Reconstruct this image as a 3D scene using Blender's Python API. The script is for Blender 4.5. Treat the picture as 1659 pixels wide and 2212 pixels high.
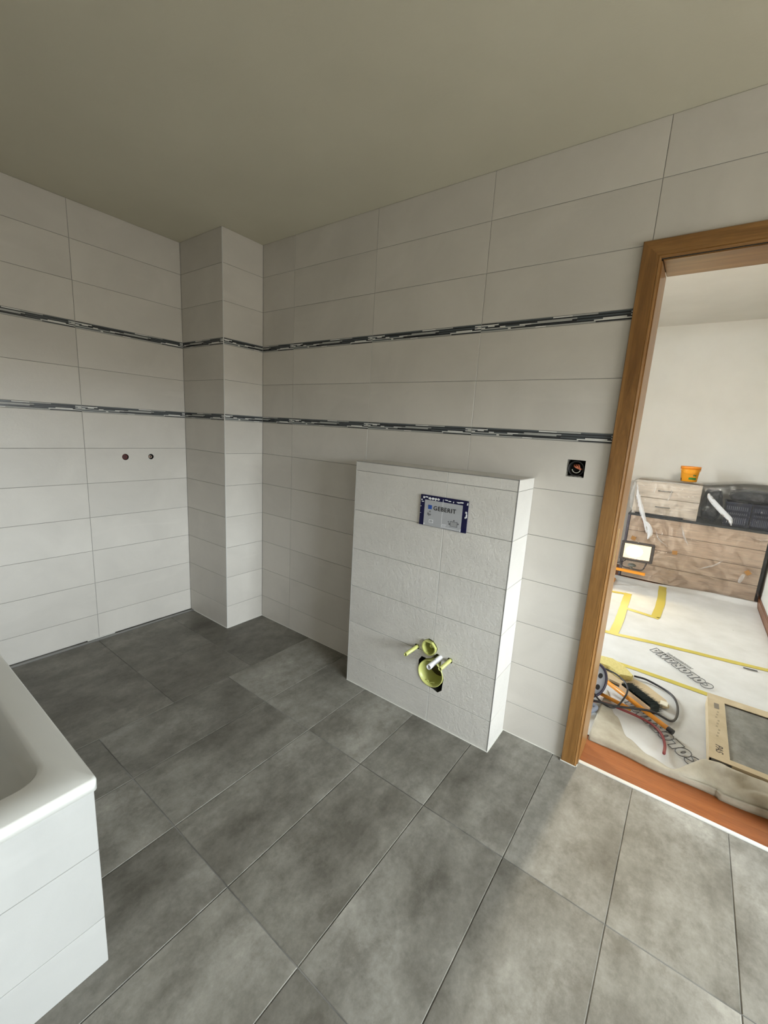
import bpy, bmesh, math, random
from mathutils import Vector, Matrix, noise
random.seed(7)
S = bpy.context.scene
for o in list(bpy.data.objects): bpy.data.objects.remove(o)
C = S.collection

# ------------------------------------------------------------------ camera
cam_d = bpy.data.cameras.new('camera'); cam = bpy.data.objects.new('camera', cam_d); C.objects.link(cam)
R_ = Vector((0.80134853, 0.5953048, 0.05875988)); U_ = Vector((-0.16104661, 0.12009399, 0.97961289)); F_ = Vector((-0.57611155, 0.79447443, -0.19210896))
CAM = Vector((2.32228653, -1.79069636, 1.35471233))
cam.matrix_world = Matrix(((R_.x, U_.x, -F_.x, CAM.x), (R_.y, U_.y, -F_.y, CAM.y), (R_.z, U_.z, -F_.z, CAM.z), (0, 0, 0, 1)))
cam_d.sensor_fit = 'VERTICAL'; cam_d.sensor_height = 36.0; cam_d.lens = 910.574 * 36.0 / 2212.0
cam_d.clip_start = 0.02; cam_d.clip_end = 60
S.camera = cam

# ------------------------------------------------------------------ world, lights, exposure
w = bpy.data.worlds.new('world'); S.world = w; w.use_nodes = True
wt = w.node_tree; bg = wt.nodes['Background']; wtc = wt.nodes.new('ShaderNodeTexCoord'); wsx = wt.nodes.new('ShaderNodeSeparateXYZ'); wrp = wt.nodes.new('ShaderNodeValToRGB')
wt.links.new(wtc.outputs['Generated'], wsx.inputs[0]); wt.links.new(wsx.outputs['Z'], wrp.inputs[0]); wt.links.new(wrp.outputs[0], bg.inputs[0])
wrp.color_ramp.elements[0].position = 0.0; wrp.color_ramp.elements[0].color = (0.175, 0.17, 0.15, 1)      # ground below the horizon
wrp.color_ramp.elements[1].position = 0.04; wrp.color_ramp.elements[1].color = (0.86, 0.95, 1.0, 1)      # overcast sky above it
bg.inputs[1].default_value = 33.0
S.view_settings.view_transform = 'Standard'; S.view_settings.look = 'None'; S.view_settings.gamma = 1
S.view_settings.use_curve_mapping = False; S.view_settings.exposure = 0.22

def area(name, loc, target, sx, sy, power, col, spread=180):
    l = bpy.data.lights.new(name, 'AREA'); l.shape = 'RECTANGLE'; l.size = sx; l.size_y = sy; l.energy = power; l.color = col
    l.spread = math.radians(spread)
    o = bpy.data.objects.new(name, l); C.objects.link(o); o.location = loc
    o.rotation_euler = (Vector(target) - Vector(loc)).to_track_quat('-Z', 'Y').to_euler()
    return o
# the sky enters through the bathroom window (right of the camera, outside the frame) and the hall window: portals guide it
for nm, loc, tgt, sx_, sy_ in (('bathroom_window_portal', (4.61, -1.15, 1.22), (0, -1.15, 1.22), 1.60, 1.12), ('hall_window_portal', (.39, 1.35, 1.175), (3, 1.35, 1.175), .56, 1.45)):
    po_ = area(nm, loc, tgt, sx_, sy_, 1, (1, 1, 1)); po_.data.cycles.is_portal = True
# unseen hall lights added: fill on the chest, spot for the floor patch
area('hall_fill', (2.88, .45, 2.20), (2.15, 3.2, .75), .4, .4, 12.5, (1.0, 0.93, 0.82), 110)
area('floor_patch_spot', (2.22, 1.70, 2.50), (2.24, -0.36, 0), .14, .14, .85, (1.0, 0.84, 0.58), 30)

# ------------------------------------------------------------------ helpers
def link(o, parent=None):
    C.objects.link(o)
    if parent is not None:
        o.parent = parent
        o.matrix_parent_inverse = W[parent].inverted() if parent in W else Matrix.Identity(4)
    return o
W = {}
def mesh_obj(name, verts, faces, mat, parent=None, smooth=False, mats=None, fm=None):
    me = bpy.data.meshes.new(name); me.from_pydata([tuple(v) for v in verts], [], faces); me.update()
    for m in (mats or [mat]): me.materials.append(m)
    if fm: me.polygons.foreach_set('material_index', fm)
    if smooth: me.polygons.foreach_set('use_smooth', [True] * len(me.polygons))
    return link(bpy.data.objects.new(name, me), parent)
def bm_obj(name, bm, mat, parent=None, smooth=False, mats=None):
    bmesh.ops.recalc_face_normals(bm, faces=bm.faces)
    me = bpy.data.meshes.new(name); bm.to_mesh(me); bm.free()
    for m in (mats or [mat]): me.materials.append(m)
    if smooth: me.polygons.foreach_set('use_smooth', [True] * len(me.polygons))
    return link(bpy.data.objects.new(name, me), parent)
def box(bm, x0, x1, y0, y1, z0, z1, bev=0, rot=None, mi=0):
    r = bmesh.ops.create_cube(bm, size=1)
    vs = r['verts']
    bmesh.ops.scale(bm, vec=(x1 - x0, y1 - y0, z1 - z0), verts=vs)
    c = Vector(((x0 + x1) / 2, (y0 + y1) / 2, (z0 + z1) / 2))
    if bev:
        es = list({e for v in vs for e in v.link_edges})
        rr = bmesh.ops.bevel(bm, geom=es, offset=bev, segments=2, affect='EDGES', clamp_overlap=True)
        vs = list({v for f in rr['faces'] for v in f.verts} | {v for v in vs if v.is_valid})
    if mi:
        for f in {f for v in vs for f in v.link_faces}: f.material_index = mi
    if rot is not None: bmesh.ops.rotate(bm, verts=vs, cent=(0, 0, 0), matrix=rot)
    bmesh.ops.translate(bm, verts=vs, vec=c)
    return vs
def cyl(bm, p0, p1, r0, r1=None, seg=20, caps=True):
    p0 = Vector(p0); p1 = Vector(p1); d = p1 - p0
    r = bmesh.ops.create_cone(bm, cap_ends=caps, segments=seg, radius1=r0, radius2=r0 if r1 is None else r1, depth=d.length)
    m = Matrix.Translation((p0 + p1) / 2) @ d.to_track_quat('Z', 'Y').to_matrix().to_4x4()
    bmesh.ops.transform(bm, matrix=m, verts=r['verts']); return r['verts']
def lathe(bm, prof, seg=32, m=None, cap=False):
    rings = []
    for r, z in prof:
        rings.append([bm.verts.new((r * math.cos(2 * math.pi * i / seg), r * math.sin(2 * math.pi * i / seg), z)) for i in range(seg)])
    for a, b in zip(rings, rings[1:]):
        for i in range(seg): bm.faces.new((a[i], a[(i + 1) % seg], b[(i + 1) % seg], b[i]))
    if cap: bm.faces.new(rings[0]); bm.faces.new(rings[-1])
    if m is not None: bmesh.ops.transform(bm, matrix=m, verts=[v for r in rings for v in r])
def catmull(pts, n=8):
    P = [Vector(p) for p in pts]; P = [2 * P[0] - P[1]] + P + [2 * P[-1] - P[-2]]; out = []
    for i in range(1, len(P) - 2):
        for k in range(n):
            t = k / n
            out.append(0.5 * ((2 * P[i]) + (-P[i - 1] + P[i + 1]) * t + (2 * P[i - 1] - 5 * P[i] + 4 * P[i + 1] - P[i + 2]) * t * t + (-P[i - 1] + 3 * P[i] - 3 * P[i + 1] + P[i + 2]) * t ** 3))
    out.append(P[-2]); return out
def tube(bm, pts, r, seg=10, n=8, smooth=True):
    P = catmull(pts, n) if smooth else [Vector(p) for p in pts]
    rings = []; up = Vector((0, 0, 1))
    for i, p in enumerate(P):
        d = (P[min(i + 1, len(P) - 1)] - P[max(i - 1, 0)]).normalized()
        a = d.cross(up) if abs(d.dot(up)) < .95 else d.cross(Vector((1, 0, 0)))
        a.normalize(); b = d.cross(a); b.normalize()
        rings.append([bm.verts.new(p + r * (math.cos(2 * math.pi * k / seg) * a + math.sin(2 * math.pi * k / seg) * b)) for k in range(seg)])
    for a, b in zip(rings, rings[1:]):
        for k in range(seg): bm.faces.new((a[k], a[(k + 1) % seg], b[(k + 1) % seg], b[k]))
    bm.faces.new(rings[0]); bm.faces.new(rings[-1])
def thing(name, label, cat, loc, group=None):
    o = bpy.data.objects.new(name, None); o.location = loc; o.empty_display_size = .05; link(o)
    W[o] = Matrix.Translation(loc); tag(o, label, cat, group); return o
def tag(o, label, cat, group=None):
    o['label'] = label; o['category'] = cat
    if group: o['group'] = group
    return o
def struct(o): o['kind'] = 'structure'; return o
def boolean(o, cutters):
    dg = None
    for c in cutters:
        m = o.modifiers.new('cut', 'BOOLEAN'); m.operation = 'DIFFERENCE'; m.object = c; m.solver = 'EXACT'
        try: m.material_mode = 'TRANSFER'
        except Exception: pass
    dg = bpy.context.evaluated_depsgraph_get()
    me = bpy.data.meshes.new_from_object(o.evaluated_get(dg)); o.modifiers.clear(); o.data = me

# ------------------------------------------------------------------ materials
def mat(name, col, rough=.5, metal=0, **k):
    m = bpy.data.materials.new(name); m.use_nodes = True; b = m.node_tree.nodes['Principled BSDF']
    b.inputs['Base Color'].default_value = (*col, 1); b.inputs['Roughness'].default_value = rough; b.inputs['Metallic'].default_value = metal
    for n, v in k.items(): b.inputs[n.replace('_', ' ')].default_value = v
    return m
class G:
    def __init__(s, name, rough=.5):
        s.m = bpy.data.materials.new(name); s.m.use_nodes = True; s.t = s.m.node_tree; s.b = s.t.nodes['Principled BSDF']; s.b.inputs['Roughness'].default_value = rough
        s.tc = s.t.nodes.new('ShaderNodeTexCoord'); s.oi = s.t.nodes.new('ShaderNodeObjectInfo')
    def l(s, a, b): s.t.links.new(a, b)
    def vec(s, scale=(1, 1, 1), rot=(0, 0, 0), offs=0.0, src='Object'):
        mp = s.t.nodes.new('ShaderNodeMapping'); mp.inputs['Scale'].default_value = scale; mp.inputs['Rotation'].default_value = rot
        s.l(s.tc.outputs[src], mp.inputs[0])
        if offs:
            mu = s.t.nodes.new('ShaderNodeMath'); mu.operation = 'MULTIPLY'; mu.inputs[1].default_value = offs; s.l(s.oi.outputs['Random'], mu.inputs[0])
            ad = s.t.nodes.new('ShaderNodeVectorMath'); ad.operation = 'ADD'; s.l(mp.outputs[0], ad.inputs[0]); s.l(mu.outputs[0], ad.inputs[1]); return ad.outputs[0]
        return mp.outputs[0]
    def noise(s, v, scale, detail=4, rough=.55, dist=0):
        n = s.t.nodes.new('ShaderNodeTexNoise'); n.inputs['Scale'].default_value = scale; n.inputs['Detail'].default_value = detail
        n.inputs['Roughness'].default_value = rough; n.inputs['Distortion'].default_value = dist; s.l(v, n.inputs['Vector']); return n.outputs['Fac']
    def ramp(s, f, stops):
        r = s.t.nodes.new('ShaderNodeValToRGB'); e = r.color_ramp.elements
        e[0].position, e[0].color = stops[0][0], (*stops[0][1], 1); e[1].position, e[1].color = stops[-1][0], (*stops[-1][1], 1)
        for p, c in stops[1:-1]: x = e.new(p); x.color = (*c, 1)
        s.l(f, r.inputs[0]); return r.outputs[0]
    def mix(s, a, b, f, mode='MIX'):
        n = s.t.nodes.new('ShaderNodeMix'); n.data_type = 'RGBA'; n.blend_type = mode
        for v, i in ((f, 0), (a, 6), (b, 7)):
            if isinstance(v, (int, float)): n.inputs[i].default_value = v
            elif isinstance(v, tuple): n.inputs[i].default_value = (*v, 1)
            else: s.l(v, n.inputs[i])
        return n.outputs[2]
    def math(s, op, a, b):
        n = s.t.nodes.new('ShaderNodeMath'); n.operation = op
        for v, i in ((a, 0), (b, 1)):
            if isinstance(v, (int, float)): n.inputs[i].default_value = v
            else: s.l(v, n.inputs[i])
        return n.outputs[0]
    def bump(s, f, strength=.2, dist=.002):
        b = s.t.nodes.new('ShaderNodeBump'); b.inputs['Strength'].default_value = strength; b.inputs['Distance'].default_value = dist
        s.l(f, b.inputs['Height']); s.l(b.outputs[0], s.b.inputs['Normal'])
    def col(s, c): s.l(c, s.b.inputs['Base Color'])

def wall_tile_mat(name, base, bump=.12):
    g = G(name, .38); v = g.vec(offs=37.0)
    cloud = g.noise(v, 3.0, 5, .6, .6)
    c = g.ramp(cloud, [(.3, tuple(x * .93 for x in base)), (.7, tuple(min(1, x * 1.05) for x in base))])
    vv = g.vec((.9, 6.5, 1), (0, 0, .7), 19.0)
    vein = g.noise(vv, 1.6, 3, .5, .8)
    vm = g.ramp(vein, [(.62, (0, 0, 0)), (.74, (1, 1, 1))])
    c = g.mix(c, tuple(min(1, x * 1.10) for x in base), g.math('MULTIPLY', vm, .35))
    r = g.math('ADD', g.math('MULTIPLY', g.oi.outputs['Random'], .05), .975)
    c2 = g.t.nodes.new('ShaderNodeVectorMath'); c2.operation = 'SCALE'; g.l(c, c2.inputs[0]); g.l(r, c2.inputs['Scale']); g.col(c2.outputs[0])
    g.bump(g.math('ADD', g.noise(v, 45, 6, .65, 1.2), g.math('MULTIPLY', g.noise(v, 30, 8, .75, .25), 1.6)), bump, .003); return g.m
M = {}
M['wtile'] = wall_tile_mat('wall_tile_stone', (0.575, 0.54, 0.49), .16)
M['btile'] = wall_tile_mat('box_tile_stone', (0.64, 0.612, 0.568), .80)
g = G('floor_tile_concrete', .33); v = g.vec(offs=53.0)
a = g.noise(g.vec((1.1, .6, 1), offs=53.0), 3.4, 10, .66, .15); b_ = g.noise(g.vec((1, .8, 1), offs=31.0), 11, 10, .80, .1); d_ = g.noise(v, 70, 4, .7)
c = g.ramp(a, [(.32, (.115, .107, .090)), (.46, (.190, .180, .156)), (.56, (.245, .233, .207)), (.70, (.340, .326, .293))])
c = g.mix(c, g.ramp(b_, [(.36, (.27, .26, .235)), (.50, (.5, .5, .49)), (.66, (.70, .70, .69))]), .62, 'OVERLAY')
c = g.mix(c, g.ramp(d_, [(.3, (.38, .38, .37)), (.7, (.62, .62, .62))]), .30, 'OVERLAY')
r = g.math('ADD', g.math('MULTIPLY', g.oi.outputs['Random'], .16), .92)
c2 = g.t.nodes.new('ShaderNodeVectorMath'); c2.operation = 'SCALE'; g.l(c, c2.inputs[0]); g.l(r, c2.inputs['Scale']); g.col(c2.outputs[0])
g.l(g.ramp(b_, [(.2, (.46, .46, .46)), (.8, (.62, .62, .62))]), g.b.inputs['Roughness'])
g.bump(g.math('ADD', g.noise(v, 60, 6, .7, .5), g.math('MULTIPLY', b_, 1.5)), .16, .003); M['ftile'] = g.m
g = G('wall_grout', .9); g.col(g.ramp(g.noise(g.vec(), 30, 3), [(.3, (.25, .24, .22)), (.7, (.32, .31, .29))])); M['grout'] = g.m
g = G('floor_grout', .9); g.col(g.ramp(g.noise(g.vec(), 2.2, 3, .6, 1.0), [(.40, (.07, .068, .06)), (.62, (.24, .235, .22))])); M['fgrout'] = g.m
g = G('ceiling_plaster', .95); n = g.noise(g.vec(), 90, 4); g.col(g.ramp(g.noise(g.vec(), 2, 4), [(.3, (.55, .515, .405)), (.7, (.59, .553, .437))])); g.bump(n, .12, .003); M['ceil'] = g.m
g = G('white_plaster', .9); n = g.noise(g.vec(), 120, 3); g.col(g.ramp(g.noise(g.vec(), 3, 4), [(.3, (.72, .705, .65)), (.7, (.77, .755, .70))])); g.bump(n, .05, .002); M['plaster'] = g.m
def wood(name, cols, scale, rough=.35, axis=(1, 1, 1)):
    g = G(name, rough); n1 = g.noise(g.vec(axis, offs=9.0), scale, 8, .65, 1.4); n2 = g.noise(g.vec(tuple(x * 4 for x in axis), offs=9.0), scale * 2.5, 4, .7)
    c = g.ramp(n1, [(.30, cols[0]), (.5, cols[1]), (.72, cols[2])]); c = g.mix(c, g.ramp(n2, [(.35, (.62, .62, .62)), (.6, (1, 1, 1))]), .55, 'MULTIPLY')
    g.col(c); g.bump(n2, .08, .001); return g.m
M['oak_v'] = wood('oak_upright', [(.16, .070, .017), (.25, .120, .033), (.33, .170, .055)], 2.2, .33, (9, 9, .6))
M['oak_h'] = wood('oak_across', [(.16, .070, .017), (.25, .120, .033), (.33, .170, .055)], 2.2, .33, (.6, 9, 9))
M['lam'] = wood('orange_laminate', [(.24, .066, .014), (.30, .090, .022), (.36, .118, .032)], 2.0, .35, (.7, 8, 8))
M['white'] = mat('white_enamel', (.70, .695, .655), .14); M['white'].node_tree.nodes['Principled BSDF'].inputs['Coat Weight'].default_value = .3
M['silicone'] = mat('white_silicone', (.70, .69, .64), .4)
M['edge'] = mat('edge_profile', (.62, .61, .58), .35)
M['edged'] = mat('edge_profile_grey', (.24, .23, .22), .4)
M['black'] = mat('black_plastic', (.012, .012, .013), .45)
M['void'] = mat('dark_cavity', (.02, .018, .015), .9)
g = G('rough_mortar', 1.0); nn = g.noise(g.vec(), 70, 5, .7); g.col(g.ramp(nn, [(.35, (.02, .018, .015)), (.65, (.30, .28, .24))])); g.bump(nn, 1, .01); M['mortar'] = g.m
M['lime'] = mat('lime_plastic', (.55, .56, .19), .35, 0); M['lime'].node_tree.nodes['Principled BSDF'].inputs['Subsurface Weight'].default_value = .0
M['pipe'] = mat('white_pipe', (.80, .80, .82), .35)
M['dark_tile'] = mat('listello_black', (.018, .021, .025), .22); M['mid_tile'] = mat('listello_slate', (.075, .090, .100), .25)
M['lt_tile'] = mat('listello_grey', (.40, .40, .38), .4); M['wh_tile'] = mat('listello_white', (.70, .69, .66), .35)
M['navy'] = mat('navy_film', (.004, .004, .045), .22); M['silver'] = mat('silver_film', (.52, .53, .56), .28, .35)
M['torn'] = mat('torn_film', (.82, .82, .85), .3); M['blue'] = mat('blue_print', (.02, .08, .36), .4); M['ink'] = mat('black_print', (.008, .008, .01), .5)
M['greyink'] = mat('grey_print', (.10, .10, .11), .6)
M['steel'] = mat('brushed_steel', (.42, .42, .41), .35, .85)
M['brass'] = mat('brass', (.85, .65, .30), .28, 1)

# ------------------------------------------------------------------ tile builder
tile_cache = {}
def tile_mesh(w_, h_, t_, ch, m, nm='tile'):
    k = (round(w_, 4), round(h_, 4), t_, ch, m.name, nm)
    if k in tile_cache: return tile_cache[k]
    a, b = w_ / 2, h_ / 2
    V = [(-a, -b, -t_), (a, -b, -t_), (a, b, -t_), (-a, b, -t_), (-a, -b, -ch), (a, -b, -ch), (a, b, -ch), (-a, b, -ch),
         (-a + ch, -b + ch, 0), (a - ch, -b + ch, 0), (a - ch, b - ch, 0), (-a + ch, b - ch, 0)]
    Fs = [(3, 2, 1, 0)] + [(i, (i + 1) % 4, 4 + (i + 1) % 4, 4 + i) for i in range(4)] + [(4 + i, 4 + (i + 1) % 4, 8 + (i + 1) % 4, 8 + i) for i in range(4)] + [(8, 9, 10, 11)]
    me = bpy.data.meshes.new(nm); me.from_pydata(V, [], Fs); me.update(); me.materials.append(m); tile_cache[k] = me; return me
def frame(O, U, V):
    U = Vector(U); V = Vector(V); N = U.cross(V)
    return Matrix(((U.x, V.x, N.x, O[0]), (U.y, V.y, N.y, O[1]), (U.z, V.z, N.z, O[2]), (0, 0, 0, 1)))
def put_tile(fr, u0, u1, v0, v1, parent, m, g_=.0011, t_=.008, ch=.0009, nm='tile', jit=.0002):
    if u1 - u0 < .012 or v1 - v0 < .012: return None
    me = tile_mesh(u1 - u0 - 2 * g_, v1 - v0 - 2 * g_, t_, ch, m, nm)
    o = bpy.data.objects.new(nm, me); o.matrix_basis = fr @ Matrix.Translation(((u0 + u1) / 2, (v0 + v1) / 2, random.uniform(-jit, jit)))
    return link(o, parent)
def grid(fr, us, vs, parent, m, skip=None, **k):
    out = {}
    for i in range(len(us) - 1):
        for j in range(len(vs) - 1):
            if skip and skip(i, j, us, vs): continue
            out[(i, j)] = put_tile(fr, us[i], us[i + 1], vs[j], vs[j + 1], parent, m, **k)
    return out
PAT = [[(0, .12, 0), (.12, .5, 1), (.5, .62, 3), (.62, .77, 2), (.77, 1, 1)],
       [(0, .13, 3), (.13, .5, 0), (.5, .95, 0), (.95, 1, 3)],
       [(0, .05, 1), (.05, .10, 3), (.10, .4, 0), (.4, .65, 2), (.65, .97, 1), (.97, 1, 2)],
       [(0, .03, 3), (.03, .14, 0), (.14, .18, 3), (.18, .28, 1), (.28, .36, 3), (.36, .62, 2), (.62, .95, 0), (.95, 1, 3)],
       [(0, .14, 2), (.14, .32, 2), (.32, .65, 0), (.65, .80, 1), (.80, .93, 3), (.93, 1, 0)],
       [(0, .2, 1), (.2, .22, 3), (.22, .42, 0), (.42, .75, 0), (.75, 1, 3)],
       [(0, .39, 2), (.39, .46, 3), (.46, .76, 2), (.76, 1, 0)]]
def border(fr, u0, u1, p0, z0, z1, parent):
    """one border tile of thin glass and stone slivers from u0 to u1; the 0.598 m pattern starts at p0"""
    V, Fs, mi = [], [], []
    h = (z1 - z0 - .003) / 7; L = .598
    def bx(a, b, c, d, zt, k):
        n = len(V); e = .00035
        V.extend([(a, c, -.006), (b, c, -.006), (b, d, -.006), (a, d, -.006), (a + e, c + e, zt), (b - e, c + e, zt), (b - e, d - e, zt), (a + e, d - e, zt)])
        for f in [(0, 1, 5, 4), (1, 2, 6, 5), (2, 3, 7, 6), (3, 0, 4, 7), (4, 5, 6, 7)]: Fs.append(tuple(n + q for q in f)); mi.append(k)
    bx(u0 + .001, u1 - .001, z0 + .001, z1 - .001, -.0025, 2)
    for r, row in enumerate(PAT):
        zt = z1 - .0015 - r * h
        for a, b, k in row:
            x0, x1 = max(u0 + .001, p0 + a * L), min(u1 - .001, p0 + b * L)
            if x1 - x0 > .001: bx(x0, x1, zt - h, zt, random.choice((-.0008, -.0003, .0001)), k)
    o = mesh_obj('border_tile', V, Fs, None, parent, mats=[M['dark_tile'], M['mid_tile'], M['lt_tile'], M['wh_tile']], fm=mi)
    o.matrix_basis = fr; return o

ROWS_LO = [.0, .1516, .3516, .5516, .7516, .9516, 1.1516, 1.3516]
ROWS_MID = [1.388, 1.588, 1.788]
ROWS_HI = [1.824, 2.024, 2.224, 2.407]
H = 2.407
# ------------------------------------------------------------------ bathroom floor
bm = bmesh.new(); box(bm, -.60, 4.72, -2.40, .03, -.12, -.0018)
floor = struct(bm_obj('floor', bm, M['fgrout']))
FX = [.483] + [.8015 + .3045 * k for k in range(0, 14)]; FX[-1] = 4.60
fr_f = frame((0, 0, 0), (1, 0, 0), (0, 1, 0))
FY = [-2.29, -1.82, -1.208, -.594, .018]
def skipf(i, j, us, vs): return us[i + 1] < 1.33 and vs[j + 1] < -1.5
fg = grid(fr_f, FX, FY, floor, M['ftile'], skip=skipf, g_=.0013, t_=.009, ch=.0012, nm='floor_tile', jit=.0003)
M['ftile_shaded'] = M['ftile'].copy(); M['ftile_shaded'].name = 'shaded_floor_tile'  # same floor tile with the far-floor shade darkened into its colour
for n_ in M['ftile_shaded'].node_tree.nodes:
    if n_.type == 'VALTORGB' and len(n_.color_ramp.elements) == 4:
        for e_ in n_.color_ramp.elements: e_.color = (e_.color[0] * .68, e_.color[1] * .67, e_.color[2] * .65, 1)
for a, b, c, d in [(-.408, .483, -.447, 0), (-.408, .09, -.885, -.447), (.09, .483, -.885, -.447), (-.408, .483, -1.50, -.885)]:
    put_tile(fr_f, a, b, c, d, floor, M['ftile_shaded'], g_=.0010, t_=.009, ch=.0010, nm='floor_tile')
# linear drain along the left wall
t = thing('shower_drain', 'narrow grey linear drain channel along foot of the left tiled wall', 'drain', (-.43, -.88, 0))
bm = bmesh.new(); box(bm, -.447, -.434, -1.49, -.281, -.010, -.003); bm_obj('channel', bm, M['void'], t)
bm = bmesh.new(); box(bm, -.433, -.410, -1.49, -.281, -.006, .0015, .0008); bm_obj('cover_strip', bm, mat('drain_steel', (.30, .30, .29), .4, .6), t)
bm = bmesh.new(); box(bm, -.4475, -.4435, -.93, -.78, -.004, .003); bm_obj('sealing_strip', bm, M['silicone'], t)

# ------------------------------------------------------------------ wall with the door (back wall)
DX0, DX1, DZ = 2.110, 2.925, 1.985      # hole in the masonry
bm = bmesh.new()
sx0, sx1, sz0, sz1 = 1.909, 1.976, 1.214, 1.281
for a, b, c, d in [(-.6, sx0, 0, H), (sx1, DX0, 0, H), (sx0, sx1, 0, sz0), (sx0, sx1, sz1, H), (DX0, DX1, DZ, H), (DX1, 4.72, 0, H)]:
    box(bm, a, b, .0018, .158, c, d)
wall_back = struct(bm_obj('wall_back', bm, M['grout']))
fr = frame((0, 0, 0), (1, 0, 0), (0, 0, 1))
WX = [0, .2865, .8845, 1.4825, 2.0805, 2.6785, 3.2765, 3.8745, 4.4725, 4.60]
def clipdoor(i, j, us, vs): return us[i] > 2.05 and us[i] < 2.9 and vs[j + 1] < 2.03
SK = None
for rows in (ROWS_LO, ROWS_MID, ROWS_HI):
    for i in range(len(WX) - 1):
        for j in range(len(rows) - 1):
            a, b, c, d = WX[i], WX[i + 1], rows[j], rows[j + 1]
            if d < 2.03 and i == 4: continue
            if d < 2.03 and i == 5: a = 2.95
            if i == 3 and j == 6 and rows is ROWS_LO: pass
            if i == 3 and rows is ROWS_LO and abs(c - 1.1516) < .001:   # tile cut around the wall socket: polygon ring
                V = []; q = .0011
                A, B, Cc, D = a + q, b - q, c + q, d - q
                for zz in (0, -.008):
                    V += [(A, Cc, zz), (B, Cc, zz), (B, D, zz), (A, D, zz), (sx0, sz0, zz), (sx1, sz0, zz), (sx1, sz1, zz), (sx0, sz1, zz)]
                Fs = [(i_, (i_ + 1) % 4, 4 + (i_ + 1) % 4, 4 + i_) for i_ in range(4)] + [(4 + i_, 4 + (i_ + 1) % 4, 12 + (i_ + 1) % 4, 12 + i_) for i_ in range(4)] + [(i_, 8 + i_, 8 + (i_ + 1) % 4, (i_ + 1) % 4) for i_ in range(4)]
                o = mesh_obj('tile', V, Fs, M['wtile'], wall_back); o.matrix_basis = fr; continue
            put_tile(fr, a, b, c, d, wall_back, M['wtile'])
for z0, z1 in ((1.3516, 1.388), (1.788, 1.824)):
    for i in range(len(WX) - 1):
        a, b = WX[i], WX[i + 1]
        if i == 4: continue
        if i == 5: a = 2.95
        border(fr, a, b, WX[i] if i else WX[1] - .598, z0, z1, wall_back)
# ------------------------------------------------------------------ left wall
bm = bmesh.new(); box(bm, -.60, -.4503, -2.40, .158, 0, H)
wall_left = struct(bm_obj('wall_left', bm, M['grout']))
frl = frame((-.4485, 0, 0), (0, 1, 0), (0, 0, 1))       # normal +x
LY = [-2.29, -2.0623, -1.4643, -.8663, -.2789]
tap_tile = None
for rows in (ROWS_LO, ROWS_MID, ROWS_HI):
    for (i, j), o in grid(frl, LY, rows, wall_left, M['wtile']).items():
        if rows is ROWS_LO and i == 3 and j == 5: tap_tile = o
for z0, z1 in ((1.3516, 1.388), (1.788, 1.824)):
    for i in range(4): border(frl, LY[i], LY[i + 1], LY[i + 1] - .598 if i == 0 else LY[i], z0, z1, wall_left)
# pipe holes in the left wall
cuts = []
for k, yy in enumerate((-.658, -.509)):
    bm = bmesh.new(); cyl(bm, (-.50, yy, 1.0995), (-.43, yy, 1.0995), .0185 if k == 0 else .0165, seg=28)
    cuts.append(bm_obj('cutter', bm, M['void']))
tap_tile.data = tap_tile.data.copy()
bpy.context.view_layer.update()
boolean(tap_tile, cuts); boolean(wall_left, cuts)
for c_ in cuts: bpy.data.objects.remove(c_)
Mx = Matrix.Rotation(math.pi / 2, 4, 'Y')
t = thing('pipe_outlet', 'round dark pipe outlet with dark red plug in the left tiled wall', 'pipe outlet', (-.449, -.658, 1.0995))
bm = bmesh.new(); lathe(bm, [(.0100, -.03), (.0150, -.03), (.0150, -.006), (.0120, -.005), (.0110, -.012), (.0100, -.012)], 28, Matrix.Translation((-.449, -.658, 1.0995)) @ Mx); bm_obj('socket_ring', bm, mat('oxide_red', (.12, .025, .02), .45), t, True)
bm = bmesh.new(); cyl(bm, (-.480, -.658, 1.0995), (-.462, -.658, 1.0995), .0105, seg=24); bm_obj('plug', bm, mat('dark_red', (.05, .006, .008), .4), t)
t = thing('pipe_outlet', 'round dark pipe outlet with pale inner ring, nearer the corner pillar', 'pipe outlet', (-.449, -.509, 1.0995))
bm = bmesh.new(); lathe(bm, [(.0105, -.03), (.0145, -.03), (.0145, -.008), (.0105, -.008)], 28, Matrix.Translation((-.449, -.509, 1.0995)) @ Mx); bm_obj('socket_ring', bm, M['black'], t, True)
bm = bmesh.new(); lathe(bm, [(.0055, -.025), (.0090, -.025), (.0090, -.004), (.0055, -.006)], 24, Matrix.Translation((-.449, -.511, 1.0985)) @ Mx); bm_obj('thread', bm, mat('pale_fitting', (.45, .33, .26), .4, .5), t, True)

# ------------------------------------------------------------------ corner pillar
bm = bmesh.new(); box(bm, -.4503, -.0018, -.2772, .0018, 0, H)
pil = struct(bm_obj('wall_corner', bm, M['grout']))
frp = frame((0, -.279, 0), (1, 0, 0), (0, 0, 1)); frq = frame((0, 0, 0), (0, 1, 0), (0, 0, 1))
for rows in (ROWS_LO, ROWS_MID, ROWS_HI):
    grid(frp, [-.4485, -.002], rows, pil, M['wtile']); grid(frq, [-.277, 0], rows, pil, M['wtile'])
for z0, z1 in ((1.3516, 1.388), (1.788, 1.824)):
    border(frp, -.4485, -.002, -.60, z0, z1, pil); border(frq, -.277, 0, -.30, z0, z1, pil)
bm = bmesh.new(); box(bm, -.0045, .0005, -.2795, -.2745, 0, H, .0012); bm_obj('edge_trim', bm, M['edge'], pil)

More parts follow.
